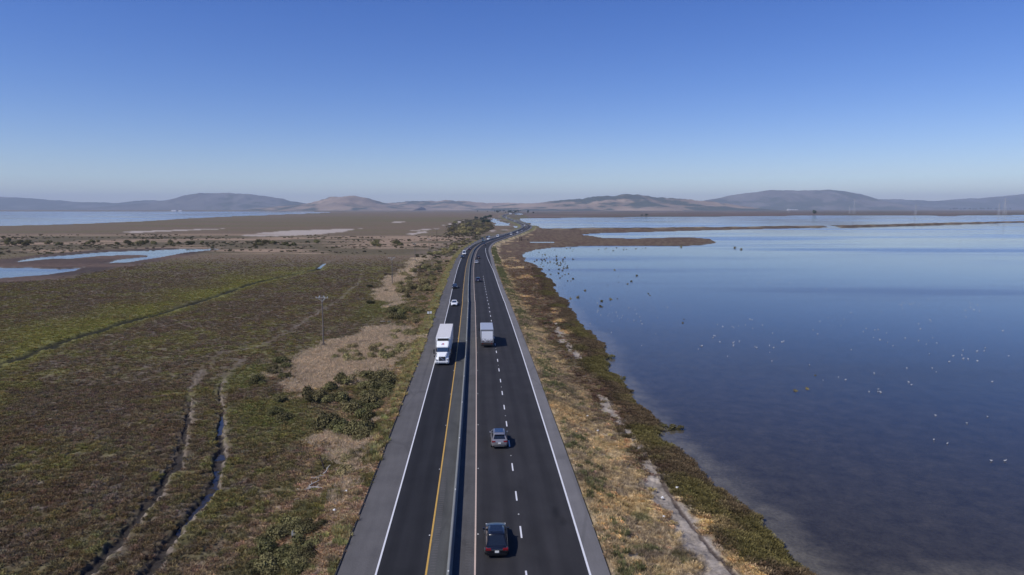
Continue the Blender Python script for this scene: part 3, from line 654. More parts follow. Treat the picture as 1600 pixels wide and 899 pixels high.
def scatter(name, src_me, pos, scl, tint, label=None):
    """stuff: a cloud of points, each carrying one clump by geometry nodes; the clump itself stands on the first point"""
    src = lnk(name+'_clump', src_me)
    me = bpy.data.meshes.new(name); n = len(pos); me.vertices.add(n); me.vertices.foreach_set('co', pos.astype(np.float32).ravel())
    a = me.attributes.new('tint', 'FLOAT_COLOR', 'POINT'); t = np.ones((n, 4), np.float32); t[:, :3] = tint; a.data.foreach_set('color', t.ravel())
    a = me.attributes.new('scl', 'FLOAT', 'POINT'); a.data.foreach_set('value', scl.astype(np.float32))
    a = me.attributes.new('ang', 'FLOAT', 'POINT'); a.data.foreach_set('value', RNG.uniform(0, 6.28, n).astype(np.float32))
    o = lnk(name, me); src.parent = o; src.location = tuple(float(q) for q in pos[0]); src['kind'] = 'stuff'
    ng = bpy.data.node_groups.new(name, 'GeometryNodeTree')
    ng.interface.new_socket('Geometry', in_out='INPUT', socket_type='NodeSocketGeometry'); ng.interface.new_socket('Geometry', in_out='OUTPUT', socket_type='NodeSocketGeometry')
    N = ng.nodes; L = ng.links; gi = N.new('NodeGroupInput'); go = N.new('NodeGroupOutput')
    oi = N.new('GeometryNodeObjectInfo'); oi.inputs['Object'].default_value = src; oi.inputs['As Instance'].default_value = True
    ip = N.new('GeometryNodeInstanceOnPoints'); L.new(gi.outputs[0], ip.inputs['Points']); L.new(oi.outputs['Geometry'], ip.inputs['Instance'])
    sa = N.new('GeometryNodeInputNamedAttribute'); sa.data_type = 'FLOAT'; sa.inputs['Name'].default_value = 'scl'
    ra = N.new('GeometryNodeInputNamedAttribute'); ra.data_type = 'FLOAT'; ra.inputs['Name'].default_value = 'ang'
    cx_ = N.new('ShaderNodeCombineXYZ'); L.new(ra.outputs['Attribute'], cx_.inputs[2])
    L.new(cx_.outputs[0], ip.inputs['Rotation']); L.new(sa.outputs['Attribute'], ip.inputs['Scale'])
    L.new(ip.outputs[0], go.inputs[0])
    md = o.modifiers.new('plants', 'NODES'); md.node_group = ng
    o['kind'] = 'stuff'
    return o
zin = (vv.shape[0], uu.shape[0])
area = np.zeros(Xg.shape); area[:-1, :-1] = np.abs((Xg[:-1, 1:]-Xg[:-1, :-1])*(Yg[1:, :-1]-Yg[:-1, :-1]))
inframe = (Ug > -70) & (Ug < 1670)
def pick(weight, n):
    p = (weight*area*inframe).ravel().astype(np.float64); p[p < 0] = 0; c = np.cumsum(p); c /= c[-1]
    i = np.searchsorted(c, RNG.random(n)); r, cc = np.unravel_index(i, Xg.shape)
    r = np.clip(r, 0, Xg.shape[0]-2); cc = np.clip(cc, 0, Xg.shape[1]-2); fu = RNG.random(n); fv = RNG.random(n)
    def bil(A):
        return (A[r, cc]*(1-fu)+A[r, cc+1]*fu)*(1-fv)+(A[r+1, cc]*(1-fu)+A[r+1, cc+1]*fu)*fv
    pos = np.stack([bil(Xg), bil(Yg), bil(Zg)], -1); return pos, Cg[r, cc], i
fade = 1-sm(120, 440, Yg); land = Cov
I = INFO
# low pickleweed over both marshes
wt = land*fade*(1-.8*I['rd'])*(1-.85*I['dry'])*(1-.7*I['fen'])*(1+1.5*(Yg < 110))
pos, t, _ = pick(wt, 90000); pos[:, 2] -= .03
t = t*RNG.uniform(.95, 1.85, (len(t), 1))*(1+RNG.uniform(-.10, .10, (len(t), 3)))*np.array((1.36, 1.27, 1.12))
g = RNG.random(len(t)) < .18; t[g] = t[g]*np.array((1, 1.05, .85))
scatter('marsh_plants', clump('marsh_clump', 34, .34, .24, .085, rnd, up=.45), pos, RNG.uniform(.6, 1.5, len(pos)), t)
# dry grass on the right verge and on the bank by the left shoulder
wt = (I['dry']*(1-sm(200, 420, Yg))+.25*I['bl']*fade)*Cov
pos, t, _ = pick(wt, 42000); pos[:, 2] -= .02; t = t*RNG.uniform(.75, 1.75, (len(t), 1))*np.array((1.0, .99, .92))
scatter('dry_grass', clump('grass_clump', 26, .22, .42, .028, rnd, up=.55, spread=1.1), pos, RNG.uniform(.5, 1.25, len(pos)), t)
# tall pale reeds
pos, t, _ = pick(I['rd']*fade*Cov, 20000); t = np.array((.64, .51, .35))*RNG.uniform(.6, 1.35, (len(pos), 1))
scatter('dry_reeds', clump('reed_clump', 22, .28, .62, .035, rnd, up=.5), pos, RNG.uniform(.5, 1.25, len(pos)), t)
# yellow-green weeds along the left pavement edge and beside the right shoulder
wl_ = sm(.05, .4, I['outL'])*(1-sm(1.3, 3.0, I['outL']))*(I['o'] < 0)*(1-sm(480, 620, Yg))*(.25+sm(95, 160, Yg)*1.3)*sm(.40, .55, fbm(Xg, Yg, 6, 2, 44))
wr_ = sm(.2, .8, I['outR'])*(1-sm(2.2, 4.0, I['outR']))*(I['o'] > 0)*(1-sm(400, 520, Yg))*(.12+.9*sm(150, 300, Yg))*sm(.36, .80, fbm(Xg, Yg, 6, 3, 46))
pos, t, _ = pick(wl_, 7000); t = np.array((.42, .36, .16))*RNG.uniform(.6, 1.3, (len(pos), 1))*(1+RNG.uniform(-.15, .15, (len(pos), 3)))
pos2, t2_, _ = pick(wr_, 5000); t2_ = np.array((.19, .19, .085))*RNG.uniform(.6, 1.3, (len(pos2), 1))
scatter('roadside_weeds', clump('weed_clump', 60, .42, .85, .075, rnd, up=.6), np.vstack([pos, pos2]), np.concatenate([RNG.uniform(.35, .95, len(pos)), RNG.uniform(.3, .85, len(pos2))]), np.vstack([t, t2_]))
# low scrub in the dry belt, on the far mound and behind the left shoulder
mound_ = sm(0, 8, sdf(Xg, Yg, WP([(690, 372), (696, 352), (712, 344), (764, 341), (776, 357), (750, 369)])))
wsc = (I['band']*.30*sm(.42, .6, fbm(Xg/3, Yg, 25, 3, 88))*(Yg > 425)*(Yg < 760)+mound_*1.0+.8*(1-sm(10, 34, I['outL']))*(I['o'] < 0)*sm(170, 240, Yg)*(Yg < 700)*sm(.44, .56, fbm(Xg, Yg, 12, 3, 89)))*sm(3, 4.5, I['outL'])*Cov
pos, t, _ = pick(wsc, 5200); t = np.where(RNG.random((len(pos), 1)) < .6, np.array((.115, .112, .06)), np.array((.20, .16, .11)))*RNG.uniform(.6, 1.5, (len(pos), 1))
scatter('low_scrub', clump('scrub_clump', 90, .75, .6, .2, rnd, up=.5), pos, RNG.uniform(.7, 2.0, len(pos)), t)
# shore fringe
wf_ = I['fr']*fade*Cov
pos, t, _ = pick(wf_, 16000); t = t*RNG.uniform(.75, 1.75, (len(t), 1))*np.array((1.03, 1.0, .95))
scatter('shore_plants', clump('shore_clump', 44, .38, .34, .085, rnd, up=.45), pos, RNG.uniform(.6, 1.4, len(pos)), t)

def ground_z(x, y):
    """height of the terrain under a point"""
    X = np.array([[x]]); Y = np.array([[y]])
    r = np.searchsorted(-rows, -y); r = int(np.clip(r, 1, len(rows)-1))
    f = (rows[r-1]-y)/(rows[r-1]-rows[r]); out = []
    u = 800+F*x/(y*CT+HC*ST)
    return float(np.interp(u, uu, Zg[r-1])*(1-f)+np.interp(u, uu, Zg[r])*f)

# ------------------------------------------------------------------ shrubs
def leafball(name, rnd, lobes, leaves, size, m, squash=.75, spread=1.0):
    """a bush: leaf-sized faces spread over and inside several uneven lobes"""
    mb = MB(); sh = []
    L = []
    for i in range(lobes):
        a = rnd.uniform(0, 6.283); d = rnd.uniform(.15, .72)*spread if i else 0; r = rnd.uniform(.28, .5) if i else .5
        L.append((d*math.cos(a), d*math.sin(a), rnd.uniform(.22, .62)*squash, r, rnd.uniform(.65, 1.35)))
    for k in range(leaves):
        x, y, z, r, s = L[k % lobes]
        th = rnd.uniform(0, 6.283); c = rnd.uniform(-.55, 1); q = math.sqrt(1-c*c); rr = r*(rnd.random()**.3)*rnd.uniform(.85, 1.12)
        p = Vector((x+q*math.cos(th)*rr, y+q*math.sin(th)*rr, max(.02, z+c*rr*squash)))
        nrm = Vector((q*math.cos(th), q*math.sin(th), c+.35)).normalized(); nrm = (nrm+Vector((rnd.gauss(0, .45), rnd.gauss(0, .45), rnd.gauss(0, .45)))).normalized()
        a = nrm.orthogonal().normalized(); a = (Matrix.Rotation(rnd.uniform(0, 6.28), 3, nrm) @ a); b = nrm.cross(a); sz = size*rnd.uniform(.6, 1.4)
        mb.quad(p-a*sz, p-b*sz*.55, p+a*sz, p+b*sz*.55); sh.append(s*rnd.uniform(.7, 1.3))
    me = mb.mesh(name, m); shade_attr(me, sh); return me
rs = random.Random(21)
SHRUB = [leafball('foliage', rs, rs.randint(6, 10), 1500, .060, M['shrub']) for _ in range(5)]
OLIVE = [leafball('foliage', rs, rs.randint(5, 9), 1300, .060, M['olive']) for _ in range(4)]
def stem_mesh():
    m = MB(); r = random.Random(3)
    for i in range(5):
        a = i*1.3; m.tube((0.02*math.cos(a), .02*math.sin(a), -.05), (.35*math.cos(a), .35*math.sin(a), r.uniform(.3, .45)), .025, .01, 5)
    return m.mesh('stem', M['trunk'])
STEM = stem_mesh()
def inpoly(P):
    P = np.array(P, float)
    while True:
        x = rs.uniform(P[:, 0].min(), P[:, 0].max()); y = rs.uniform(P[:, 1].min(), P[:, 1].max())
        if inside(np.array([x]), np.array([y]), P)[0]: return x, y
clusters = [
 ([(478, 625), (515, 602), (560, 582), (612, 590), (618, 620), (596, 650), (568, 690), (532, 684), (500, 660)], 46, 1.0, 2.0, SHRUB, 'dark green coyote brush in the dense thicket beside the left shoulder', 'bushes of the dense thicket beside the left shoulder'),
 ([(512, 552), (560, 541), (600, 540), (600, 560), (560, 566), (520, 560)], 16, .8, 1.3, OLIVE, 'olive bush standing in the pale dry reeds by the utility pole', 'bushes among the pale reeds by the utility pole'),
 ([(600, 545), (640, 540), (636, 562), (610, 568)], 9, .9, 1.5, OLIVE, 'rounded grey green bush between the reeds and the left shoulder', 'bushes between reeds and left shoulder'),
 ([(588, 484), (640, 481), (655, 490), (640, 502), (600, 496)], 16, 1.2, 1.9, SHRUB, 'dark bush in the low thicket left of the oncoming white car', 'bushes in the low thicket left of the oncoming white car'),
 ([(610, 502), (655, 500), (650, 535), (612, 532)], 14, .8, 1.5, OLIVE, 'olive bush on the verge level with the white semi truck', 'bushes on the verge level with the semi truck'),
 ([(395, 850), (450, 822), (500, 822), (515, 850), (500, 899), (380, 899)], 24, .6, 1.15, SHRUB, 'dark bush in the clump at the bottom edge left of the road', 'bushes at the bottom edge left of the road'),
 ([(545, 700), (560, 715), (545, 750), (530, 745)], 8, .6, .95, OLIVE, 'leafy green bush on the bank above the driftwood', 'bushes on the bank above the driftwood'),
 ([(395, 575), (455, 562), (450, 592), (400, 600)], 12, .8, 1.4, SHRUB, 'dark bush at the marsh edge left of the pale reeds', 'bushes at the marsh edge left of the pale reeds'),
 ([(425, 622), (452, 620), (455, 655), (425, 655)], 6, .7, 1.1, SHRUB, 'dull grey bush on the green patch below the reeds', 'bushes on the green patch below the reeds'),
 ([(625, 430), (688, 402), (690, 415), (668, 466), (620, 466)], 40, 1.2, 2.0, OLIVE, 'small bush in the scrub belt beyond the truck on the left', 'bushes of the scrub belt left of the road'),
 ([(670, 398), (715, 380), (738, 372), (700, 398)], 24, 1.5, 2.6, OLIVE, 'bush in the scrub where the road bends left', 'bushes where the road bends'),
 ([(0, 377), (320, 379), (640, 379), (640, 385), (320, 385), (0, 384)], 46, 2.0, 3.6, SHRUB, 'dark bush in the long dry belt crossing the far marsh', 'bushes along the dry belt across the marsh'),
 ([(698, 368), (712, 349), (764, 345), (768, 356), (745, 367)], 44, 3.0, 5.0, OLIVE, 'bush in the far scrub mound before the roadside pool', 'bushes on the far scrub mound')]
for P, n, r0, r1, MS, lab, grp in clusters:
    for i in range(n):
        px, py = inpoly(P); x, y, _ = W(px, py, .6)
        if abs(x-float(cx(y))) < 11.5 and x < float(cx(y)): x = float(cx(y))-rs.uniform(11.5, 13)
        r = rs.uniform(r0, r1)*1.3; z = ground_z(x, y)
        o = empty('shrub', (x, y, z-.08), rs.uniform(0, 6.28)); o.scale = (r, r*rs.uniform(.8, 1.1), r*rs.uniform(.9, 1.25))
        tag(o, lab, 'shrub', grp); lnk('foliage', rs.choice(MS), o)
        if y < 260: lnk('stem', STEM, o)
for px, py, r, lab in ((848, 497, 1.5, 'low green bush on the right verge beside the box truck'), (880, 507, 1.8, 'wide dark green bush in brown scrub on the right verge'), (855, 503, 1.2, 'smaller green bush just below the verge bush right of the box truck'),
                       (917, 779, .45, 'single small green bush at the edge of the right shoulder')):
    x, y, _ = W(px, py, .9); o = empty('shrub', (x, y, ground_z(x, y)-.05), px); o.scale = (r*1.3, r, r*.6); tag(o, lab, 'shrub'); lnk('foliage', SHRUB[px % 5], o)
# tufts standing in the lagoon
TUFT = []
for k in range(3):
    m = leafball('foliage', rs, 4, 260, .10, M['shrub'] if k < 2 else M['olive'], .9, .45); TUFT.append(m)
def water_tuft(px, py, r, lab, grp, k):
    x, y, _ = W(px, py, 0); o = lnk('water_plant', TUFT[k % 3]); o.location = (x, y, -.1); o.scale = (r*1.3, r, r*.8); o.rotation_euler.z = px
    tag(o, lab, 'plant', grp)
spots = [(1148, 388, 2.6), (1158, 390, 2.2), (981, 444, .9), (1013, 459, .8), (1015, 462, .6), (892, 467, .9), (1067, 505, .7), (1069, 499, .5), (1244, 611, .7), (1262, 608, .7), (1274, 587, .5), (1064, 386, 2.2), (966, 432, .5), (950, 446, .5)]
for i, (a, b, r) in enumerate(spots): water_tuft(a, b, r*.75, 'lone brown tuft of plants standing in the open lagoon', 'tufts in the open lagoon', 2)
for i in range(95):
    q = rs.random()
    if q < .45: a = rs.uniform(835, 890); b = 402+(a-835)*.22+rs.gauss(0, 5)
    elif q < .75: a = rs.uniform(843, 900); b = 425+rs.gauss(0, 13)
    elif q < .9: a = rs.uniform(860, 1010); b = 387+abs(rs.gauss(0, 3))
    else: a = rs.uniform(890, 1000); b = rs.uniform(415, 480)
    lb, gp = (('dark tuft in the dense drift of plants in the upper left cove', 'tufts in the upper left cove') if q < .45 else ('dark tuft in the scattering just off the left shore', 'tufts just off the left shore') if q < .75 else
              ('dark tuft along the edge of the brown peninsula', 'tufts along the peninsula edge') if q < .9 else ('small dark tuft well out from the left shore', 'tufts well out from the left shore'))
    water_tuft(a, b, rs.uniform(.4, 1.0), lb, gp, i)
for a, b, r in ((1036, 669, 1.1), (1050, 671, 1.2), (1062, 671, 1.0), (960, 601, 1.0), (975, 592, .8), (955, 560, 1.3), (1100, 744, .6), (1120, 764, .4)):
    water_tuft(a, b, r, 'green tuft of rushes reaching out from the near shore', 'rushes along the near shore', 0)

# ------------------------------------------------------------------ birds on the lagoon
def bird_meshes():
    b = MB(); n = 8; rings = [(-.20, .01, .14), (-.12, .05, .13), (0, .08, .12), (.10, .065, .14), (.16, .03, .17), (.20, .03, .23), (.235, .035, .26), (.27, .012, .255)]
    for (y, r, z) in rings:
        for i in range(n): t = 2*math.pi*i/n; b.v.append((r*math.cos(t), y, z+r*.9*math.sin(t)))
    for k in range(len(rings)-1):
        for i in range(n): j = (i+1) % n; b.f.append((k*n+i, k*n+j, (k+1)*n+j, (k+1)*n+i)); b.m.append(0)
    b.f.append(tuple(range(n))); b.m.append(0)
    b.f.append(tuple((len(rings)-1)*n+i for i in reversed(range(n)))); b.m.append(0)
    body = b
    for s in (-1, 1):
        b.quad((s*.07, -.2, .14), (s*.085, -.1, .17), (s*.075, .08, .18), (s*.082, .02, .12), 1)
        b.tube((s*.03, .0, .08), (s*.03, .0, -.08), .006, .005, 4, 1)
    b.tube((0, .26, .255), (0, .36, .24), .008, .003, 4, 1)
    return b.mesh('waterbird', [M['bird'], M['bird_dark']], True)
BIRD = bird_meshes()
bp_ = [(1279, 402.5), (1330, 405), (1332, 406), (1369, 401), (1405, 398), (1473, 414.5), (1494, 427), (1358, 613), (1372, 609), (1372, 613), (1376, 614), (1366, 584), (1417, 576), (1420, 598), (1424, 602), (1457, 576), (1463, 582), (1321, 594), (1310, 590), (1286, 595),
       (1265, 571), (1206, 565), (1462, 650), (1543, 652), (1511, 662), (1459, 688), (1480, 694), (1549, 721), (1570, 721), (1550, 597), (1330, 547), (1224, 534), (1125, 535), (1155, 534), (1503, 556), (1505, 561), (1582, 398), (1594, 407)]
for i in range(150):
    a = rs.choice([(1390, 474, 25, 6), (1430, 477, 15, 4), (1240, 445, 40, 4), (1180, 440, 30, 3), (1420, 525, 35, 12), (1500, 545, 40, 14), (1520, 483, 30, 5), (1160, 510, 25, 8), (1180, 530, 35, 14), (1350, 500, 60, 18), (955, 480, 25, 12), (985, 492, 30, 8), (1050, 520, 60, 25)])
    bp_.append((rs.gauss(a[0], a[2]), rs.gauss(a[1], a[3]), 'distant' if a[1] < 486 else 'middle'))
for px, py, *wh in bp_:
    x, y, _ = W(px, py, 0)
    o = lnk('waterbird', BIRD); o.location = (x, y, 0); o.rotation_euler.z = rs.uniform(0, 6.28); sc = rs.uniform(.6, .9); o.scale = (sc,)*3
    if px < 1110: lb, gp = 'tiny white waterbird off the left shore of the lagoon among the dark tufts', 'waterbirds off the left shore'
    elif py < 486: lb, gp = 'tiny pale waterbird in the distant flock across the upper lagoon', 'waterbirds in the distant flock'
    elif py > 640: lb, gp = 'white waterbird standing far out at the lower right of the lagoon', 'waterbirds at the lower right'
    elif px < 1280: lb, gp = 'white waterbird in the loose flock left of the middle of the lagoon', 'waterbirds left of the middle'
    else: lb, gp = 'white waterbird in the loose flock on the right half of the lagoon', 'waterbirds on the right half'
    tag(o, lb, 'bird', gp)

# ------------------------------------------------------------------ vehicles
def wheel(parent, x, y, r=.33, wd=.22, rear=None):
    m = MB(); m.tube((x-wd/2, y, r), (x+wd/2, y, r), r, r, 18); t = m.build('wheel', M['rubber'], parent)
    s = 1 if x > 0 else -1; m = MB(); m.tube((x+s*(wd/2-.01), y, r), (x+s*(wd/2+.012), y, r), r*.62, r*.55, 10); m.build('rim', M['rim'], t)
def loft(mb, secs, m=0):
    n = len(secs[0]); k0 = len(mb.v)
    for s in secs: mb.v += [tuple(p) for p in s]
    for i in range(len(secs)-1):
        for j in range(n-1):
            a = k0+i*n+j; mb.f.append((a, a+1, a+n+1, a+n)); mb.m.append(m)
    mb.f.append(tuple(k0+j for j in reversed(range(n)))); mb.m.append(m)
    mb.f.append(tuple(k0+(len(secs)-1)*n+j for j in range(n))); mb.m.append(m)
def panel(a, b, c, d, i0=.08, i1=.92, j0=.08, j1=.9, out=.012):
    a, b, c, d = map(Vector, (a, b, c, d)); nrm = (b-a).cross(d-a).normalized()
    P = lambda u, v: (a*(1-u)+b*u)*(1-v)+(d*(1-u)+c*u)*v+nrm*out
    return [P(i0, j0), P(i1, j0), P(i1, j1), P(i0, j1)]
def make_car(name, paint, style, label, L=4.6, Wd=1.84, H=1.46, group='vehicles on the highway', glassroof=False, lights=True):
    root = empty(name, (0, 0, 0)); tag(root, label, 'car', group)
    hw = Wd/2; hl = L/2; bz = .86 if style != 'suv' else .98; zb = .2 if style != 'suv' else .26; hood = bz-.08
    deck = {'sedan': bz+.02, 'hatch': bz+.04, 'suv': bz+.05, 'van': bz+.05}[style]
    # lower body, sections along y (front at +y)
    st = [(hl, .70, .42, .52), (hl-.06, .80, .30, .66), (hl-.35, .93, zb, .80*hood/.78), (hl-.9, .985, zb, hood), (hl-1.35, 1, zb, bz-.01), (0, 1, zb, bz), (-hl+1.2, 1, zb, deck), (-hl+.45, .985, zb, deck), (-hl+.12, .94, zb, deck-.05), (-hl+.02, .86, .34, deck-.18), (-hl, .8, .40, deck-.32)]
    m = MB(); secs = []
    for (y, w_, z0, z1) in st:
        a = hw*w_; h = z1-z0
        secs.append([(-a*.88, y, z0), (-a*.98, y, z0+h*.18), (-a, y, z0+h*.5), (-a*.97, y, z0+h*.82), (-a*.86, y, z1-.01), (-a*.45, y, z1+.03), (0, y, z1+.04), (a*.45, y, z1+.03), (a*.86, y, z1-.01), (a*.97, y, z0+h*.82), (a, y, z0+h*.5), (a*.98, y, z0+h*.18), (a*.88, y, z0), (0, y, z0)])
    loft(m, secs)
    # greenhouse: base corners then roof corners
    yb = {'sedan': (hl-1.30, -hl+.62), 'hatch': (hl-1.25, -hl+.20), 'suv': (hl-1.25, -hl+.10), 'van': (hl-.7, -hl+.06)}[style]
    yr = {'sedan': (hl-2.05, -hl+1.35), 'hatch': (hl-2.0, -hl+1.15), 'suv': (hl-1.95, -hl+.60), 'van': (hl-1.5, -hl+.2)}[style]
    zt = H-.03; wb = hw*.90; wr = hw*.70 if style != 'van' else hw*.8
    B = [(-wb, yb[0], bz-.02), (wb, yb[0], bz-.02), (wb, yb[1], deck-.02), (-wb, yb[1], deck-.02)]
    T = [(-wr, yr[0], zt-.02), (wr, yr[0], zt-.02), (wr*.97, yr[1], zt-.03), (-wr*.97, yr[1], zt-.03)]
    n = len(m.v)
    m.v += B+T
    for f in ((0, 1, 5, 4), (1, 2, 6, 5), (2, 3, 7, 6), (3, 0, 4, 7)): m.f.append(tuple(n+i for i in f)); m.m.append(0)
    mid = (yr[0]+yr[1])/2
    m.build('body', paint, root, smooth=True)
    bd = root.children[0].data
    bd.set_sharp_from_angle(angle=math.radians(38))
    r = MB(); rr = []
    for y, zz, w_ in ((yr[0]+.03, zt-.03, .98), (yr[0]-.18, zt+.015, 1), (mid, zt+.035, 1), (yr[1]+.15, zt+.01, .98), (yr[1]-.04, zt-.035, .95)):
        rr.append([(-wr*w_, y, zz-.05), (-wr*w_*.96, y, zz-.005), (-wr*w_*.5, y, zz+.012), (0, y, zz+.018), (wr*w_*.5, y, zz+.012), (wr*w_*.96, y, zz-.005), (wr*w_, y, zz-.05)])
    loft(r, rr); r.build('roof', paint, root, smooth=True)
    g = MB(); g.quad(*panel(B[1], B[0], T[0], T[1], .07, .93, .10, .95)); g.build('windshield', M['glass_blue'], root)
    g = MB(); g.quad(*panel(B[3], B[2], T[2], T[3], .09, .91, .16 if style != 'hatch' else .06, .93)); g.build('rear_window', M['glass'], root)
    for a, b_, c, d in ((B[2], B[1], T[1], T[2]), (B[0], B[3], T[3], T[0])):
        for u0, u1 in ((.10, .49), (.52, .90)):
            g = MB(); g.quad(*panel(a, b_, c, d, u0, u1, .12, .88)); g.build('side_window', M['glass'], root)
    if glassroof:
        g = MB(); y0, y1 = yr[1]+.35, yr[0]-.12; q = wr*.74
        for k in range(4):
            a = y0+(y1-y0)*k/4; b_ = y0+(y1-y0)*(k+1)/4; g.quad((-q, a, zt+.052), (q, a, zt+.052), (q, b_, zt+.052), (-q, b_, zt+.052))
        for xx in (-q, q): g.quad((xx, y0, zt+.052), (xx, y1, zt+.052), (xx, y1, zt+.0), (xx, y0, zt+.0))
        g.quad((-q, y0, zt+.052), (q, y0, zt+.052), (q, y0, zt), (-q, y0, zt))
        g.build('sunroof', M['glass_blue'] if paint is M['p_grey'] else M['glass'], root)
    for sx_ in (-1, 1):
        for yy in (hl-.86, -hl+.85):
            wheel(root, sx_*(hw-.10), yy, .34 if style == 'suv' else .32)
        k = MB(); k.hexa([(sx_*(hw-.06), yb[0]-.42, bz+.0), (sx_*(hw+.15), yb[0]-.44, bz+.02), (sx_*(hw+.15), yb[0]-.30, bz+.02), (sx_*(hw-.06), yb[0]-.28, bz+.0),
                          (sx_*(hw-.04), yb[0]-.42, bz+.12), (sx_*(hw+.14), yb[0]-.43, bz+.17), (sx_*(hw+.14), yb[0]-.31, bz+.17), (sx_*(hw-.04), yb[0]-.3, bz+.12)])
        k.build('mirror', paint, root)
        x0 = sx_*hw*.52; x1 = sx_*hw*.88
        k = MB(); k.hexa([(x0, hl-.30, .58), (x1, hl-.42, .58), (x1, hl-.14, .58), (x0, hl-.02, .58), (x0, hl-.34, .70), (x1, hl-.46, .72), (x1, hl-.20, .72), (x0, hl-.10, .70)]); k.build('headlight', M['lamp'], root)
        zt0 = deck-.24; k = MB(); k.box(min(sx_*hw*.48, sx_*hw*.93), max(sx_*hw*.48, sx_*hw*.93), -hl-.015, -hl+.32, zt0, zt0+.15, taper=.01); k.build('tail_light', M['tail'], root)
    k = MB(); k.box(-.16, .16, -hl-.03, -hl, deck-.42, deck-.26); k.build('licence_plate', M['plate'], root)
    k = MB(); k.box(-hw*.82, hw*.82, -hl-.05, -hl+.15, .27, .43, taper=.04); k.box(-hw*.75, hw*.75, hl-.12, hl+.03, .28, .42, taper=.04); k.build('bumper', M['black'] if paint is not M['p_black'] else M['p_black'], root)
    k = MB(); k.box(-hw*.45, hw*.45, hl-.04, hl+.015, .44, .60, taper=.03); k.build('grille', M['black'], root)
    if style == 'suv':
        for sx_ in (-1, 1):
            k = MB(); k.tube((sx_*wr*.9, yr[1]+.1, zt+.06), (sx_*wr*.9, yr[0]-.2, zt+.06), .022, .022, 5); k.build('roof_rail', M['chrome'], root)
        k = MB(); k.box(-wr*.9, wr*.9, yr[1]-.22, yr[1]+.02, zt-.03, zt+.01, taper=.03); k.build('spoiler', paint, root)
        k = MB(); k.box(-hw*.6, hw*.6, -hl-.06, -hl-.045, .33, .39); k.build('bumper_trim', M['chrome'], root)
    else:
        k = MB(); k.box(-hw*.5, hw*.5, -hl-.02, -hl+.0, deck-.215, deck-.19); k.build('boot_trim', M['chrome'], root)
    return root
def place(root, px, py, away, rear_at=True, L=4.6, dx=0):
    """px,py = the middle of the bumper nearest the camera, where it meets the road"""
    x, y, _ = W(px, py, RZ); s = float(slope(y)); rz = -math.atan(s)
    yc = y+L/2*math.cos(rz); xc = x+L/2*math.sin(-rz)
    root.location = (xc+dx, yc, RZ); root.rotation_euler.z = rz+(0 if away else math.pi)
def copytree(o, parent=None):
    c = o.copy(); COL.objects.link(c)
    if parent: c.parent = parent
    for ch in o.children: copytree(ch, c)
    return c
GR = 'cars driving away on the right carriageway'; GL = 'cars coming towards the camera on the left carriageway'
c = make_car('parked_car'.replace('parked_', ''), M['p_black'], 'hatch', 'black hatchback with dark glass roof, nearest car to the camera on the right carriageway', 4.75, 1.86, 1.45, GR, True); place(c, 776.5, 873, True, L=4.75)
c = make_car('car', M['p_grey'], 'suv', 'warm grey SUV with blue-tinted sunroof behind the box truck', 4.5, 1.88, 1.62, GR, True); place(c, 780.5, 702, True, L=4.5)
NEAR = [(709.6, 479, 'p_white', 'sedan', 'white sedan coming towards the camera behind the white semi truck', 0),
        (710.5, 451.5, 'p_black', 'sedan', 'dark sedan coming on behind the white sedan in the left lane', 0),
        (747, 441, 'p_blue', 'suv', 'dark blue SUV driving away just beyond the box truck', 1),
        (744.5, 412.5, 'p_silver', 'suv', 'silver SUV driving away beyond the dark blue one', 1),
        (747.8, 404.5, 'p_black', 'sedan', 'dark car driving away ahead of the silver SUV', 1)]
for a, b, p, st, lab, aw in NEAR:
    c = make_car('car', M[p], st, lab, 4.6, 1.84, 1.62 if st == 'suv' else 1.45, GR if aw else GL); place(c, a, b, aw)
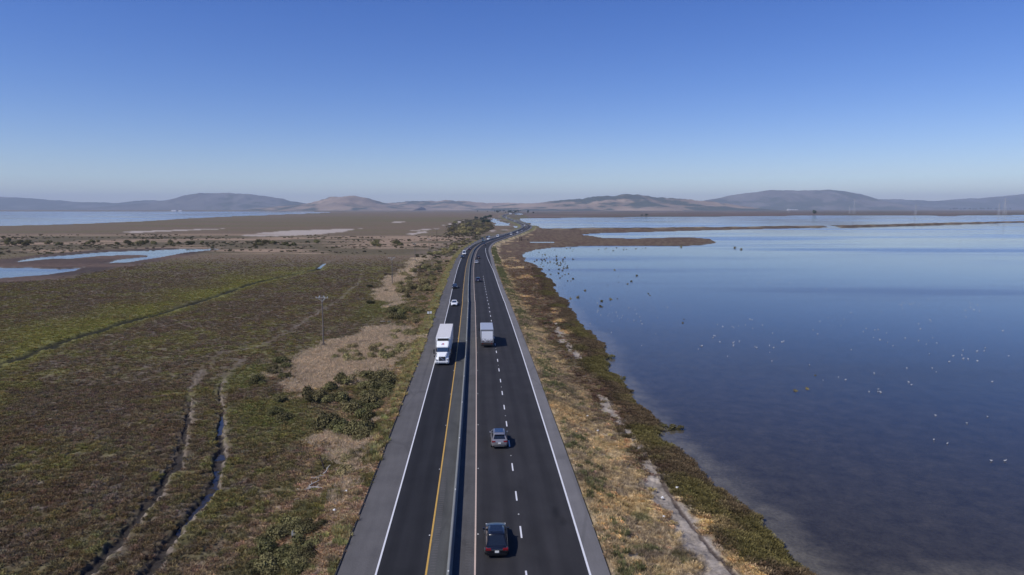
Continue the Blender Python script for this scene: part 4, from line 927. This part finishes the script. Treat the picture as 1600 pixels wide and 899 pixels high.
FAR = [(722, 403.5, 'p_black', 'dark car just in front of the white van in the left lane bend', 0, 'sedan'), (725.2, 398.5, 'p_white', 'white van in the left lane where the road starts to bend', 0, 'van'),
       (734, 390.5, 'p_red', 'maroon car on the left carriageway in the bend', 0, 'sedan'), (755.8, 377.6, 'p_teal', 'dark teal car on the left carriageway beside the pale turnout', 0, 'sedan'),
       (764.7, 375, 'p_white', 'white car on the left carriageway passing the turnout', 0, 'suv'), (779, 370.6, 'p_white', 'white van on the left carriageway past the turnout', 0, 'van'),
       (800, 367.6, 'p_white', 'bright white van by the barrier on the distant bend', 1, 'van'), (812, 364.2, 'p_white', 'white car behind the bright white van on the distant bend', 1, 'suv'),
       (762, 383.5, 'p_black', 'dark car with pale rear on the right carriageway in the bend', 1, 'sedan'), (816, 361.6, 'p_silver', 'silver car nearest the sharp far bend', 1, 'sedan'), (822.5, 359.8, 'p_blue', 'dark blue car in the sharp far bend', 1, 'sedan'),
       (750.5, 374.2, 'p_black', 'dark car standing at the left end of the pale turnout', 2, 'sedan'), (758.5, 372.2, 'p_blue', 'dark blue car standing in the middle of the pale turnout', 2, 'suv'), (762, 371.4, 'p_silver', 'silver car standing at the right end of the turnout', 2, 'suv'),
       (813, 353.9, 'p_white', 'white van leaving the sharp far bend', 0, 'van'), (802, 346.4, 'p_white', 'white truck-sized van on the straight past the far bend', 0, 'van'), (797, 344.2, 'p_silver', 'silver car on the far straight ahead of the white van', 0, 'sedan'),
       (805.5, 347.8, 'p_black', 'black car on the far straight behind the white van', 0, 'sedan'), (793, 342.6, 'p_blue', 'blue car on the far straight', 1, 'sedan'), (790.5, 341.4, 'p_white', 'white car near the far end of the road', 0, 'suv'), (787.6, 341, 'p_white', 'white van in the queue at the far end', 0, 'van'),
       (786, 339.2, 'p_black', 'dark car in the distant queue below the trees', 0, 'sedan'), (788.5, 339.4, 'p_silver', 'silver car in the distant queue below the trees', 1, 'suv'), (790, 338.4, 'p_black', 'dark car at the head of the distant queue', 1, 'suv')]
protos = {}
for a, b, p, lab, aw, st in FAR:
    if (p, st) not in protos:
        c = make_car('car' if st != 'van' else 'van', M[p], st, lab, 4.6 if st != 'van' else 5.6, 1.84 if st != 'van' else 2.05, {'sedan': 1.45, 'suv': 1.65, 'van': 2.4}[st], 'distant traffic'); protos[(p, st)] = c
    else:
        c = copytree(protos[(p, st)]); c['label'] = lab
    c['category'] = 'van' if st == 'van' else 'car'
    x, y, _ = W(a, b, RZ); lane = {0: -3.6, 1: 3.8, 2: -10.3}[aw]
    if y > 430:
        # keep each on its own lane: slide across to the lane at this distance along the road
        ox, oy = off(np.array(y), lane); x, y = float(ox), float(oy)
        c.location = (x, y, RZ); c.rotation_euler.z = -math.atan(float(slope(y)))+(0 if aw == 1 else math.pi)
    else: place(c, a, b, aw == 1)

# semi truck: front at +y, bumper face at y = 0
def make_semi():
    r = empty('semi_truck', (0, 0, 0)); tag(r, 'white semi truck with white refrigerated trailer coming towards the camera', 'truck')
    def P(n, m, mt, par=r, **k): return m.build(n, mt, par, **k)
    m = MB(); m.hexa([(-1.2, -.55, .35), (1.2, -.55, .35), (1.12, .0, .35), (-1.12, .0, .35), (-1.22, -.55, .85), (1.22, -.55, .85), (1.1, .03, .80), (-1.1, .03, .80)]); P('bumper', m, M['white'], bevel=.06)
    m = MB(); m.box(-.62, .62, .02, .045, .42, .52); P('bumper_vent', m, M['black'])
    # hood and fenders
    m = MB(); m.hexa([(-.78, -2.25, .8), (.78, -2.25, .8), (.62, -.06, .8), (-.62, -.06, .8), (-.92, -2.25, 1.95), (.92, -2.25, 1.95), (.60, -.28, 1.58), (-.60, -.28, 1.58)]); P('hood', m, M['white'], bevel=.09)
    for s in (-1, 1):
        m = MB(); m.hexa([(s*.72, -1.7, .5), (s*1.22, -1.6, .5), (s*1.18, -.12, .62), (s*.60, -.02, .62), (s*.72, -1.8, 1.25), (s*1.14, -1.5, 1.18), (s*1.08, -.42, 1.16), (s*.58, -.2, 1.28)] if s > 0 else
                         [(s*1.22, -1.6, .5), (s*.72, -1.7, .5), (s*.60, -.02, .62), (s*1.18, -.12, .62), (s*1.14, -1.5, 1.18), (s*.72, -1.8, 1.25), (s*.58, -.2, 1.28), (s*1.08, -.42, 1.16)]); P('fender', m, M['white'], bevel=.07)
        m = MB(); x0, x1 = sorted((s*.80, s*1.10)); m.box(x0, x1, -.34, -.03, .86, 1.06, taper=.03, ty=.05); P('headlight', m, M['black'])
        m = MB(); x0, x1 = sorted((s*.84, s*1.0)); m.box(x0, x1, -.2, -.015, .90, 1.0); P('headlight_lens', m, M['lamp'])
        m = MB(); x0, x1 = sorted((s*.78, s*.98)); m.box(x0, x1, .0, .035, .44, .56); P('fog_light', m, M['black'])
    m = MB(); m.hexa([(-.56, -.2, .84), (.56, -.2, .84), (.54, -.01, .84), (-.54, -.01, .84), (-.56, -.35, 1.50), (.56, -.35, 1.50), (.50, -.22, 1.50), (-.50, -.22, 1.50)]); g = P('grille', m, M['black'])
    m = MB(); m.hexa([(-.42, .0, .92), (-.34, .0, .90), (-.34, .02, .90), (-.42, .02, .92), (.32, -.2, 1.44), (.40, -.2, 1.42), (.40, -.185, 1.42), (.32, -.185, 1.44)]); P('grille_bar', m, M['chrome'], g)
    m = MB(); m.box(-.09, .09, -.115, -.07, 1.12, 1.28); P('grille_emblem', m, M['chrome'], g)
    # cab
    m = MB(); m.hexa([(-1.15, -4.5, .9), (1.15, -4.5, .9), (1.02, -2.15, .9), (-1.02, -2.15, .9), (-1.15, -4.5, 2.75), (1.15, -4.5, 2.75), (.98, -2.75, 2.72), (-.98, -2.75, 2.72)]); P('cab', m, M['white'], bevel=.06)
    Aw = [(-1.0, -2.28, 1.92), (1.0, -2.28, 1.92), (.96, -2.72, 2.66), (-.96, -2.72, 2.66)]
    m = MB(); m.quad(*[(x, y+.06, z) for x, y, z in Aw]); m.quad(*[(x, y-.02, z) for x, y, z in reversed(Aw)]); P('windshield', m, M['glass_blue'])
    for s in (-1, 1):
        m = MB(); x0, x1 = sorted((s*1.04, s*1.165)); m.box(x0, x1, -3.6, -2.75, 1.85, 2.55); P('side_window', m, M['glass'])
        m = MB(); m.tube((s*1.1, -2.5, 1.6), (s*1.5, -2.35, 1.6), .02); m.tube((s*1.1, -2.5, 2.4), (s*1.5, -2.35, 2.4), .02); x0, x1 = sorted((s*1.38, s*1.62)); m.box(x0, x1, -2.42, -2.28, 1.6, 2.35); P('mirror', m, M['black'])
        m = MB(); m.tube((s*1.05, -.5, 1.15), (s*1.32, -.35, 1.5), .015); x0, x1 = sorted((s*1.24, s*1.42)); m.box(x0, x1, -.42, -.32, 1.45, 1.72); P('hood_mirror', m, M['black'])
        m = MB(); m.tube((s*.95, -4.9, .65), (s*.95, -3.4, .65), .32, .32, 12); P('fuel_tank', m, M['chrome'])
    # roof fairing
    m = MB(); m.hexa([(-1.12, -4.5, 2.72), (1.12, -4.5, 2.72), (.97, -2.78, 2.70), (-.97, -2.78, 2.70), (-1.10, -4.5, 3.50), (1.10, -4.5, 3.50), (.98, -4.0, 3.42), (-.98, -4.0, 3.42)]); P('roof_fairing', m, M['white'], bevel=.10)
    # small red and blue emblem on the fairing slope
    e0 = Vector((0, -3.34, 3.03)); sl = Vector((0, -1.22, .72)).normalized(); up_n = Vector((0, .72, 1.22)).normalized()
    m = MB()
    def blob(x, t, w_, h_, mi):
        c0 = e0+sl*t+Vector((x, 0, 0))+up_n*.09
        a = Vector((w_/2, 0, 0)); b2 = sl*h_/2; m.quad(c0-a-b2, c0+a-b2, c0+a+b2, c0-a+b2, mi)
    for x, t, w_, h_, mi in ((-.16, .10, .07, .34, 0), (-.08, .27, .2, .07, 0), (-.08, .05, .16, .07, 0), (-.02, -.06, .07, .20, 0), (.12, .22, .18, .07, 1), (.06, .12, .07, .2, 1), (.14, .02, .14, .07, 0), (.2, -.06, .07, .2, 1)): blob(x, t, w_, h_, mi)
    P('emblem', m, [M['red'], M['blue']])
    # trailer
    m = MB(); m.box(-1.3, 1.3, -19.2, -4.85, 1.15, 4.08); P('trailer_body', m, M['white'], bevel=.03)
    m = MB(); m.box(-1.28, 1.28, -19.18, -4.87, 4.083, 4.10); P('trailer_roof', m, M['trailer_roof'])
    m = MB()
    for i in range(13): y = -5.5-i*1.1; m.box(-1.26, 1.26, y-.02, y+.02, 4.10, 4.112)
    P('roof_seam', m, M['alu'])
    m = MB(); m.box(-1.05, 1.05, -4.85, -4.42, 2.5, 3.98); q = P('reefer_unit', m, M['white'], bevel=.05)
    m = MB(); m.box(-.98, .98, -4.45, -4.385, 3.50, 3.93); P('reefer_grille', m, M['black'], q)
    m = MB(); m.box(-1.27, 1.27, -19.25, -4.9, 1.0, 1.15); m.box(-.5, .5, -19, -1.0, .75, .95); P('chassis', m, M['black'])
    for y in (-.95-.15, -4.2-1.2, -4.2-2.5, -16.6, -17.9):
        for s in (-1, 1):
            m = MB(); w0 = .34 if y > -2 else .6; xc = s*(1.22-w0/2); m.tube((xc-w0/2, y, .5), (xc+w0/2, y, .5), .5, .5, 18); t = P('wheel', m, M['rubber'])
            m = MB(); m.tube((xc+s*w0/2, y, .5), (xc+s*(w0/2+.02), y, .5), .28, .24, 12); P('rim', m, M['chrome'], t)
    m = MB(); m.tube((1.1, -4.62, 1.2), (1.1, -4.62, 3.6), .08, .08, 8); P('exhaust_stack', m, M['chrome'])
    return r
semi = make_semi(); x, y, _ = W(690.8, 571.5, RZ); semi.location = (x, y, RZ); semi.rotation_euler.z = math.pi-math.atan(float(slope(y)))

def make_boxtruck():
    r = empty('box_truck', (0, 0, 0)); tag(r, 'grey box truck with white roll-up rear door driving away in the right carriageway', 'truck')
    def P(n, m, mt, par=r, **k): return m.build(n, mt, par, **k)
    m = MB(); m.box(-1.25, 1.25, .25, 8.6, .95, 3.50); P('cargo_box', m, M['alu_light'], bevel=.03)
    m = MB(); m.box(-1.22, 1.22, .3, 8.58, 3.503, 3.52); P('box_roof', m, M['alu'])
    # steel rear frame round the white door
    m = MB()
    for a in ((-1.27, -1.09, .2, .29, .95, 3.53), (1.09, 1.27, .2, .29, .95, 3.53), (-1.09, 1.09, .2, .29, 3.2, 3.53), (-1.09, 1.09, .2, .29, .95, 1.08)): m.box(*a)
    P('rear_frame', m, M['frame'])
    d = MB()
    d.box(-1.09, 1.09, .215, .24, 1.08, 3.2); dd = P('rear_door', d, M['white'])
    for i in range(6):
        m = MB(); z = 1.085+i*.353; m.box(-1.085, 1.085, .19, .213, z, z+.345); o = P('door_panel', m, M['door'], dd)
    m = MB(); m.box(-1.2, 1.2, -.1, .24, .45, .62); m.box(-1.1, 1.1, .2, 8.5, .6, .93); P('rear_bumper', m, M['black'])
    m = MB(); m.box(-1.1, 1.1, .12, .24, .66, .90); P('rear_sill', m, M['dark_wood'])
    for s in (-1, 1):
        m = MB(); x0, x1 = sorted((s*.80, s*.95)); m.box(x0, x1, .08, .13, .70, .84); P('tail_light', m, M['tail'])
        for y, w0 in ((2.2, .55), (9.4, .3)):
            m = MB(); xc = s*(1.18-w0/2); m.tube((xc-w0/2, y, .48), (xc+w0/2, y, .48), .48, .48, 18); t = P('wheel', m, M['rubber'])
            m = MB(); m.tube((xc+s*w0/2, y, .48), (xc+s*(w0/2+.02), y, .48), .27, .24, 12); P('rim', m, M['rim'], t)
        m = MB(); m.tube((s*1.0, 10.0, 1.8), (s*1.42, 9.95, 1.8), .02); x0, x1 = sorted((s*1.34, s*1.58)); m.box(x0, x1, 9.9, 10.0, 1.6, 2.2); P('mirror', m, M['black'])
        m = MB(); x0, x1 = sorted((s*1.02, s*1.09)); m.box(x0, x1, 9.2, 10.0, 1.7, 2.3); P('side_window', m, M['glass'])
    m = MB(); m.hexa([(-1.05, 8.7, .7), (1.05, 8.7, .7), (1.02, 11.2, .7), (-1.02, 11.2, .7), (-1.02, 8.7, 2.55), (1.02, 8.7, 2.55), (1.0, 9.9, 2.5), (-1.0, 9.9, 2.5)]); P('cab', m, M['p_white'], bevel=.06)
    m = MB(); m.hexa([(-1.0, 10.0, .6), (1.0, 10.0, .6), (.95, 11.6, .6), (-.95, 11.6, .6), (-.98, 10.0, 1.6), (.98, 10.0, 1.6), (.9, 11.5, 1.35), (-.9, 11.5, 1.35)]); P('hood', m, M['p_white'], bevel=.06)
    m = MB(); m.quad((-.92, 10.82, 1.62), (.92, 10.82, 1.62), (.9, 10.02, 2.45), (-.9, 10.02, 2.45)); P('windshield', m, M['glass'])
    return r
bt = make_boxtruck(); x, y, _ = W(761.3, 543.5, RZ); bt.location = (x, y, RZ); bt.rotation_euler.z = -math.atan(float(slope(y)))

# ------------------------------------------------------------------ utility poles
def pole(px, py, H, lab, arm=True, near=False, m='wood'):
    x, y, _ = W(px, py, .6); z = ground_z(x, y)
    r = empty('utility_pole', (x, y, z)); tag(r, lab, 'utility pole', 'utility poles across the marsh')
    k = MB(); k.tube((0, 0, -.3), (0, 0, H), .17, .12, 8); k.build('pole', M[m], r)
    if arm:
        k = MB(); k.box(-1.25, 1.25, -.16, -.04, H-.35, H-.22); k.build('crossarm', M['pale_wood'], r)
        k = MB(); k.tube((-.75, -.1, H-.3), (0, -.1, H-1.05), .035); k.tube((.75, -.1, H-.3), (0, -.1, H-1.05), .035); k.build('brace', M['steel'], r)
        for xx in (-1.15, -.6, .6, 1.15): k = MB(); k.tube((xx, -.1, H-.22), (xx, -.1, H-.02), .06, .04, 7); k.build('insulator', M['sign'], r)
    if near:
        for a in (.5, 2.2, 3.9, 5.4): k = MB(); k.tube((0, 0, .75), (1.0*math.cos(a), 1.0*math.sin(a), .0), .06, .05, 5); k.build('ground_strut', M['dark_wood'], r)
        k = MB(); k.tube((-.42, -.1, H-.15), (-.42, -.1, H+.15), .12, .12, 8); k.tube((.30, -.1, H-.18), (.38, -.1, H+.12), .11, .11, 8); k.build('switch_box', M['steel'], r)
    return r
pole(505.5, 541, 10.4, 'nearest tall wooden utility pole with crossarm and strutted base in the reeds', near=True)
pole(613, 444, 10.2, 'second wooden utility pole with crossarm at the marsh edge')
pole(648.5, 408, 10, 'third slender utility pole beyond the scrub belt')
pole(670.5, 397, 10, 'fourth slender pole at the edge of the dry belt')
pole(682.6, 377, 10.5, 'dark utility pole with pale box on top in the dry belt', m='dark_wood')
pole(702.6, 369, 10, 'dark thin utility pole in front of the scrub mound', m='dark_wood')
pole(714, 363, 10, 'pale thin utility pole on the scrub mound')
pole(727, 358, 10, 'farthest thin utility pole on the scrub mound')

# road sign facing the traffic, seen from its back, and edge markers
x, y, _ = W(670, 500, RZ); x = float(cx(y))-9.3
r = empty('road_sign', (x, y, 1.3)); tag(r, 'small pale twin-panel road sign on a post at the edge of the left shoulder', 'sign')
k = MB(); k.tube((0, 0, -.2), (0, 0, 2.6), .04, .04, 6); k.build('post', M['wood'], r)
k = MB(); k.box(-.55, -.06, -.02, .01, 2.0, 2.55); k.build('panel', M['sign'], r)
k = MB(); k.box(.06, .55, -.02, .01, 2.05, 2.6); k.build('panel', M['sign'], r)
for px, py in ((771, 402), (784, 412), (777, 388)):
    x, y, _ = W(px, py, RZ); x = float(off(np.array(y), lerp(y, R_EDGE)+1.0)[0]); k = MB(); k.box(-.06, .06, -.03, .03, -.5, 1.1); k.box(-.065, .065, -.035, .035, 1.1, 1.3, 1)
    o = k.build('road_delineator', [M['dark_wood'], M['plate']]); o.location = (x, y, 1.3); tag(o, 'short dark edge post on the green verge right of the road bend', 'marker post', 'edge posts right of the bend')
# wooden water gate on the neck of the peninsula
x, y, _ = W(815, 376, .8); r = empty('water_gate', (x, y, .4)); tag(r, 'old dark timber water gate with plank walkway over the marsh creek', 'water gate')
for xx in (-1.5, 0, 5.5): k = MB(); k.tube((xx, 0, -.5), (xx, 0, 3.6 if xx <= 0 else 1.6), .4, .35, 7); k.build('post', M['dark_wood'], r)
k = MB(); k.box(-1.5, 6.5, -.6, .6, 1.1, 1.4); k.build('walkway', M['dark_wood'], r)

# driftwood, snag, block, litter
def log(px, py, L, r_, a, lab, tilt=0, m='pale_wood', name='driftwood'):
    L *= .78; r_ *= .8; x, y, _ = W(px, py, .6); k = MB(); n = 6; P_ = [Vector((L*(t/n-.5), .06*L*math.sin(t*1.3+px), r_+tilt*L*t/n)) for t in range(n+1)]
    for t in range(n): k.tube(P_[t], P_[t+1], r_*(1-.08*t), r_*(1-.08*(t+1)), 7)
    if L > 1.1: k.tube(P_[3], P_[3]+Vector((.3, .5, .35))*L*.35, r_*.5, r_*.2, 5); k.tube(P_[4], P_[4]+Vector((.4, -.4, .25))*L*.3, r_*.4, r_*.15, 5)
    o = k.build(name, M[m]); o.location = (x, y, ground_z(x, y)+.12); o.rotation_euler.z = a; tag(o, lab, 'driftwood', 'driftwood on the marsh'); return o
log(480, 764, 2.6, .11, .1, 'long bleached log lying lowest in the driftwood heap')
log(488, 758, 2.0, .10, .9, 'bleached branch leaning across the long log', .25)
log(494, 763, 1.8, .16, -.1, 'thick grey log at the right end of the heap')
log(500, 744, 1.6, .08, .5, 'thin pale branch at the top of the driftwood heap')
log(511, 739, 1.5, .09, 1.2, 'upright pale branch beside the dark snag', .5)
log(492, 748, 1.5, .06, -.5, 'short twisted branch in the middle of the heap', .1)
log(464, 779, .8, .07, .9, 'small pale stick below the driftwood heap')
log(396, 597, 2.2, .07, -.5, 'pale branch on the marsh left of the dry reeds', .05)
log(598, 503, 1.6, .16, .2, 'pale log near the low thicket beside the road', 0)
log(608, 503, 1.2, .14, 1.0, 'short pale log just right of another near the thicket', 0)
x, y, _ = W(508, 733, .6); k = MB(); k.tube((0, 0, -.1), (-.6, .1, 1.7), .10, .05); k.tube((-.3, .05, .9), (.1, 0, 1.5), .05, .02); k.tube((-.4, .05, 1.2), (-.9, -.1, 1.4), .04, .015)
o = k.build('dead_snag', M['dark_wood']); o.location = (x, y, ground_z(x, y)); tag(o, 'dark leaning dead trunk above the driftwood heap', 'dead tree')
x, y, _ = W(459, 838, .6); k = MB(); k.box(-.22, .22, -.35, .35, -.1, .45); o = k.build('stone_block', M['concrete'], bevel=.03); o.location = (x, y, ground_z(x, y)+.05); o.rotation_euler = (.25, .1, .4); tag(o, 'weathered grey block half sunk among bushes at the lower left of the road', 'block')
for i, (px, py, lab) in enumerate(((918, 651, 'white scrap of litter high on the right verge'), (934, 673, 'white scrap of litter in the brown scrub of the verge'), (1035, 775, 'white scrap of litter on the sandy track'), (1037, 807, 'white paper scrap below another by the sandy track'), (1058, 762, 'white cup by the upper bend of the sandy track'), (541, 779, 'white scrap on the bank above the left shoulder'), (523, 807, 'white scrap low on the left bank'))):
    x, y, _ = W(px, py, .7); m = MB(); m.hexa([(-.14, -.1, 0), (.12, -.12, 0), (.15, .1, 0), (-.1, .13, 0), (-.1, -.07, .1), (.08, -.09, .14), (.1, .05, .08), (-.06, .1, .12)])
    o = m.build('litter', M['bird']); o.location = (x, y, ground_z(x, y)+.18); o.rotation_euler.z = i; tag(o, lab, 'litter')

# ------------------------------------------------------------------ far trees, towers, buildings
def tree_meshes():
    out = []
    for k in range(4):
        out.append(leafball('crown', rs, 7, 420, .16, M['tree'], 1.15))
    t = MB(); t.tube((0, 0, -.1), (.02, 0, .45), .06, .04, 6); t.tube((0, 0, .3), (.25, .1, .6), .03, .015, 5); t.tube((0, 0, .32), (-.22, -.1, .62), .03, .015, 5)
    return out, t.mesh('trunk', M['trunk'])
CR, TR = tree_meshes()
def tree(px, py, h, lab, grp=None, wd=1.0):
    x, y, _ = W(px, py, .6); r = empty('tree', (x, y, .3)); r.scale = (h*.5*wd, h*.5*wd, h*.62); tag(r, lab, 'tree', grp)
    o = lnk('crown', rs.choice(CR), r); o.location = (0, 0, .45); lnk('trunk', TR, r); r.rotation_euler.z = rs.uniform(0, 6)
tree(1272, 336.2, 24, 'single dark tree standing on the far shore of the upper lagoon', None, .8)
for i in range(16): tree(655+i*6.2+rs.uniform(-2, 2), 328.3+rs.uniform(-.1, .2), rs.uniform(24, 38), 'distant dark tree in the row at the foot of the centre hills', 'tree row at the foot of the centre hills', 1.5)
for i in range(17): tree(1484+i*6+rs.uniform(-2, 2), 328.2+rs.uniform(-.1, .1), rs.uniform(26, 46), 'distant dark tree in the row on the right horizon', 'tree row on the right horizon', 1.3)
for i in range(3): tree(1210+i*5.5, 328.2, 36, 'distant tree in the small clump near the white sheds', 'small clump near the white sheds', 1.2)
for i in range(30):
    px = rs.gauss(796, 20); tree(px, 332+rs.uniform(-1.5, 2.2) if px > 770 else 331.5, rs.uniform(9, 19), 'small dark tree in the loose grove where the road vanishes', 'grove where the road vanishes', 1.2)
for px, py, h in ((766, 341, 11), (759, 343, 10), (753, 345, 9), (762, 350, 8), (755, 350, 8), (1010, 338, 9), (1003, 338, 7), (745, 343, 8)): tree(px, py, h, 'low dark tree on the bank beside the far pools', 'low trees beside the far pools', 1.6)
def tower(px, py, H, lab, wd=.16):
    x, y, _ = W(px, py, .6); r = empty('transmission_tower', (x, y, .3)); tag(r, lab, 'transmission tower', 'transmission towers on the right flats')
    k = MB(); lv = [0, .25, .45, .62, .76, .88, 1]; ww = lambda t: H*wd*(.5*(1-t)**1.4+.045); t_ = .10+H*.0022
    for a in range(len(lv)-1):
        z0, z1 = lv[a]*H, lv[a+1]*H; a0, a1 = ww(lv[a]), ww(lv[a+1]); c0 = [(-a0, -a0, z0), (a0, -a0, z0), (a0, a0, z0), (-a0, a0, z0)]; c1 = [(-a1, -a1, z1), (a1, -a1, z1), (a1, a1, z1), (-a1, a1, z1)]
        for i in range(4): k.tube(c0[i], c1[i], t_, t_, 4, cap=False); k.tube(c0[i], c1[(i+1) % 4], t_*.6, t_*.6, 4, cap=False); k.tube(c1[i], c1[(i+1) % 4], t_*.6, t_*.6, 4, cap=False)
    k.build('lattice_mast', M['tower'], r)
    for f in (.68, .82, .95): k = MB(); a = H*(.17 if f < .9 else .12); k.tube((-a, 0, f*H), (a, 0, f*H), t_*.9, t_*.9, 4); k.tube((-a, 0, f*H), (0, 0, f*H+.05*H), t_*.6, t_*.6, 4); k.tube((a, 0, f*H), (0, 0, f*H+.05*H), t_*.6, t_*.6, 4); k.build('crossarm', M['tower'], r)
tower(1334, 335.2, 74, 'tallest pale lattice tower right of the dark lone tree')
tower(1327, 334.4, 42, 'shorter lattice tower just left of the tallest one')
tower(1569, 339.5, 62, 'pale lattice tower near the right edge of the picture')
tower(1560, 338.5, 46, 'lattice tower next left of the one near the right edge')
tower(1430, 337.5, 44, 'lone faint lattice tower between the two tower pairs')
tower(1232, 332.5, 38, 'small faint lattice tower beyond the white sheds')
tower(1054, 331.5, 36, 'faint lattice tower on the flats left of the sheds')
def shed(px, py, L, D, H, lab, name='shed'):
    x, y, _ = W(px, py, .6); r = empty(name, (x, y, .3), .1); tag(r, lab, 'building')
    k = MB(); k.box(-L/2, L/2, -D/2, D/2, 0, H); k.build('wall', M['bwall'], r)
    k = MB(); a = L/2+1; b_ = D/2+1; k.hexa([(-a, -b_, H), (a, -b_, H), (a, b_, H), (-a, b_, H), (-a, -.2, H*1.35), (a, -.2, H*1.35), (a, .2, H*1.35), (-a, .2, H*1.35)]); k.build('roof', M['broof'], r)
    for i in range(3): k = MB(); xx = -L/2+L*(i+.5)/3; k.box(xx-L*.05, xx+L*.05, -D/2-.1, -D/2, 0, H*.7); k.build('door', M['bdark'], r)
shed(1240, 328.8, 130, 40, 11, 'long low white shed on the right horizon')
shed(1232, 329.0, 40, 30, 14, 'small white shed at the left end of the long one')
shed(272, 330.9, 40, 30, 10, 'white waterside building on the far shore of the bay')
shed(282, 330.9, 26, 20, 8, 'smaller white building beside the waterside one')
for i, (px, lab) in enumerate(((572, 'white building under the cone shaped hill'), (622, 'white building left of the centre tree row'), (683, 'white building between trees of the centre row'), (1105, 'pale building on the flats below the right hills'), (1050, 'pale farm building below the wooded hill'))):
    shed(px, 328.6+i*.02, 75, 40, 20, lab)
shed(797.5, 335.4, 10, 6, 5.5, 'tiny white roadside building where the road vanishes')

# ------------------------------------------------------------------ haze: one closed box of even air
hm = bpy.data.materials.new('haze'); hm.use_nodes = True; n = hm.node_tree.nodes; n.remove(n['Principled BSDF'])
pv = n.new('ShaderNodeVolumePrincipled'); pv.inputs['Color'].default_value = (.70, .81, 1, 1); pv.inputs['Density'].default_value = 5.0e-5; pv.inputs['Anisotropy'].default_value = .0
hm.node_tree.links.new(pv.outputs[0], n['Material Output'].inputs['Volume'])
k = MB(); k.box(-31000, 31000, -3000, 33000, -2.8, 640); tag(k.build('haze', hm), kind='stuff')
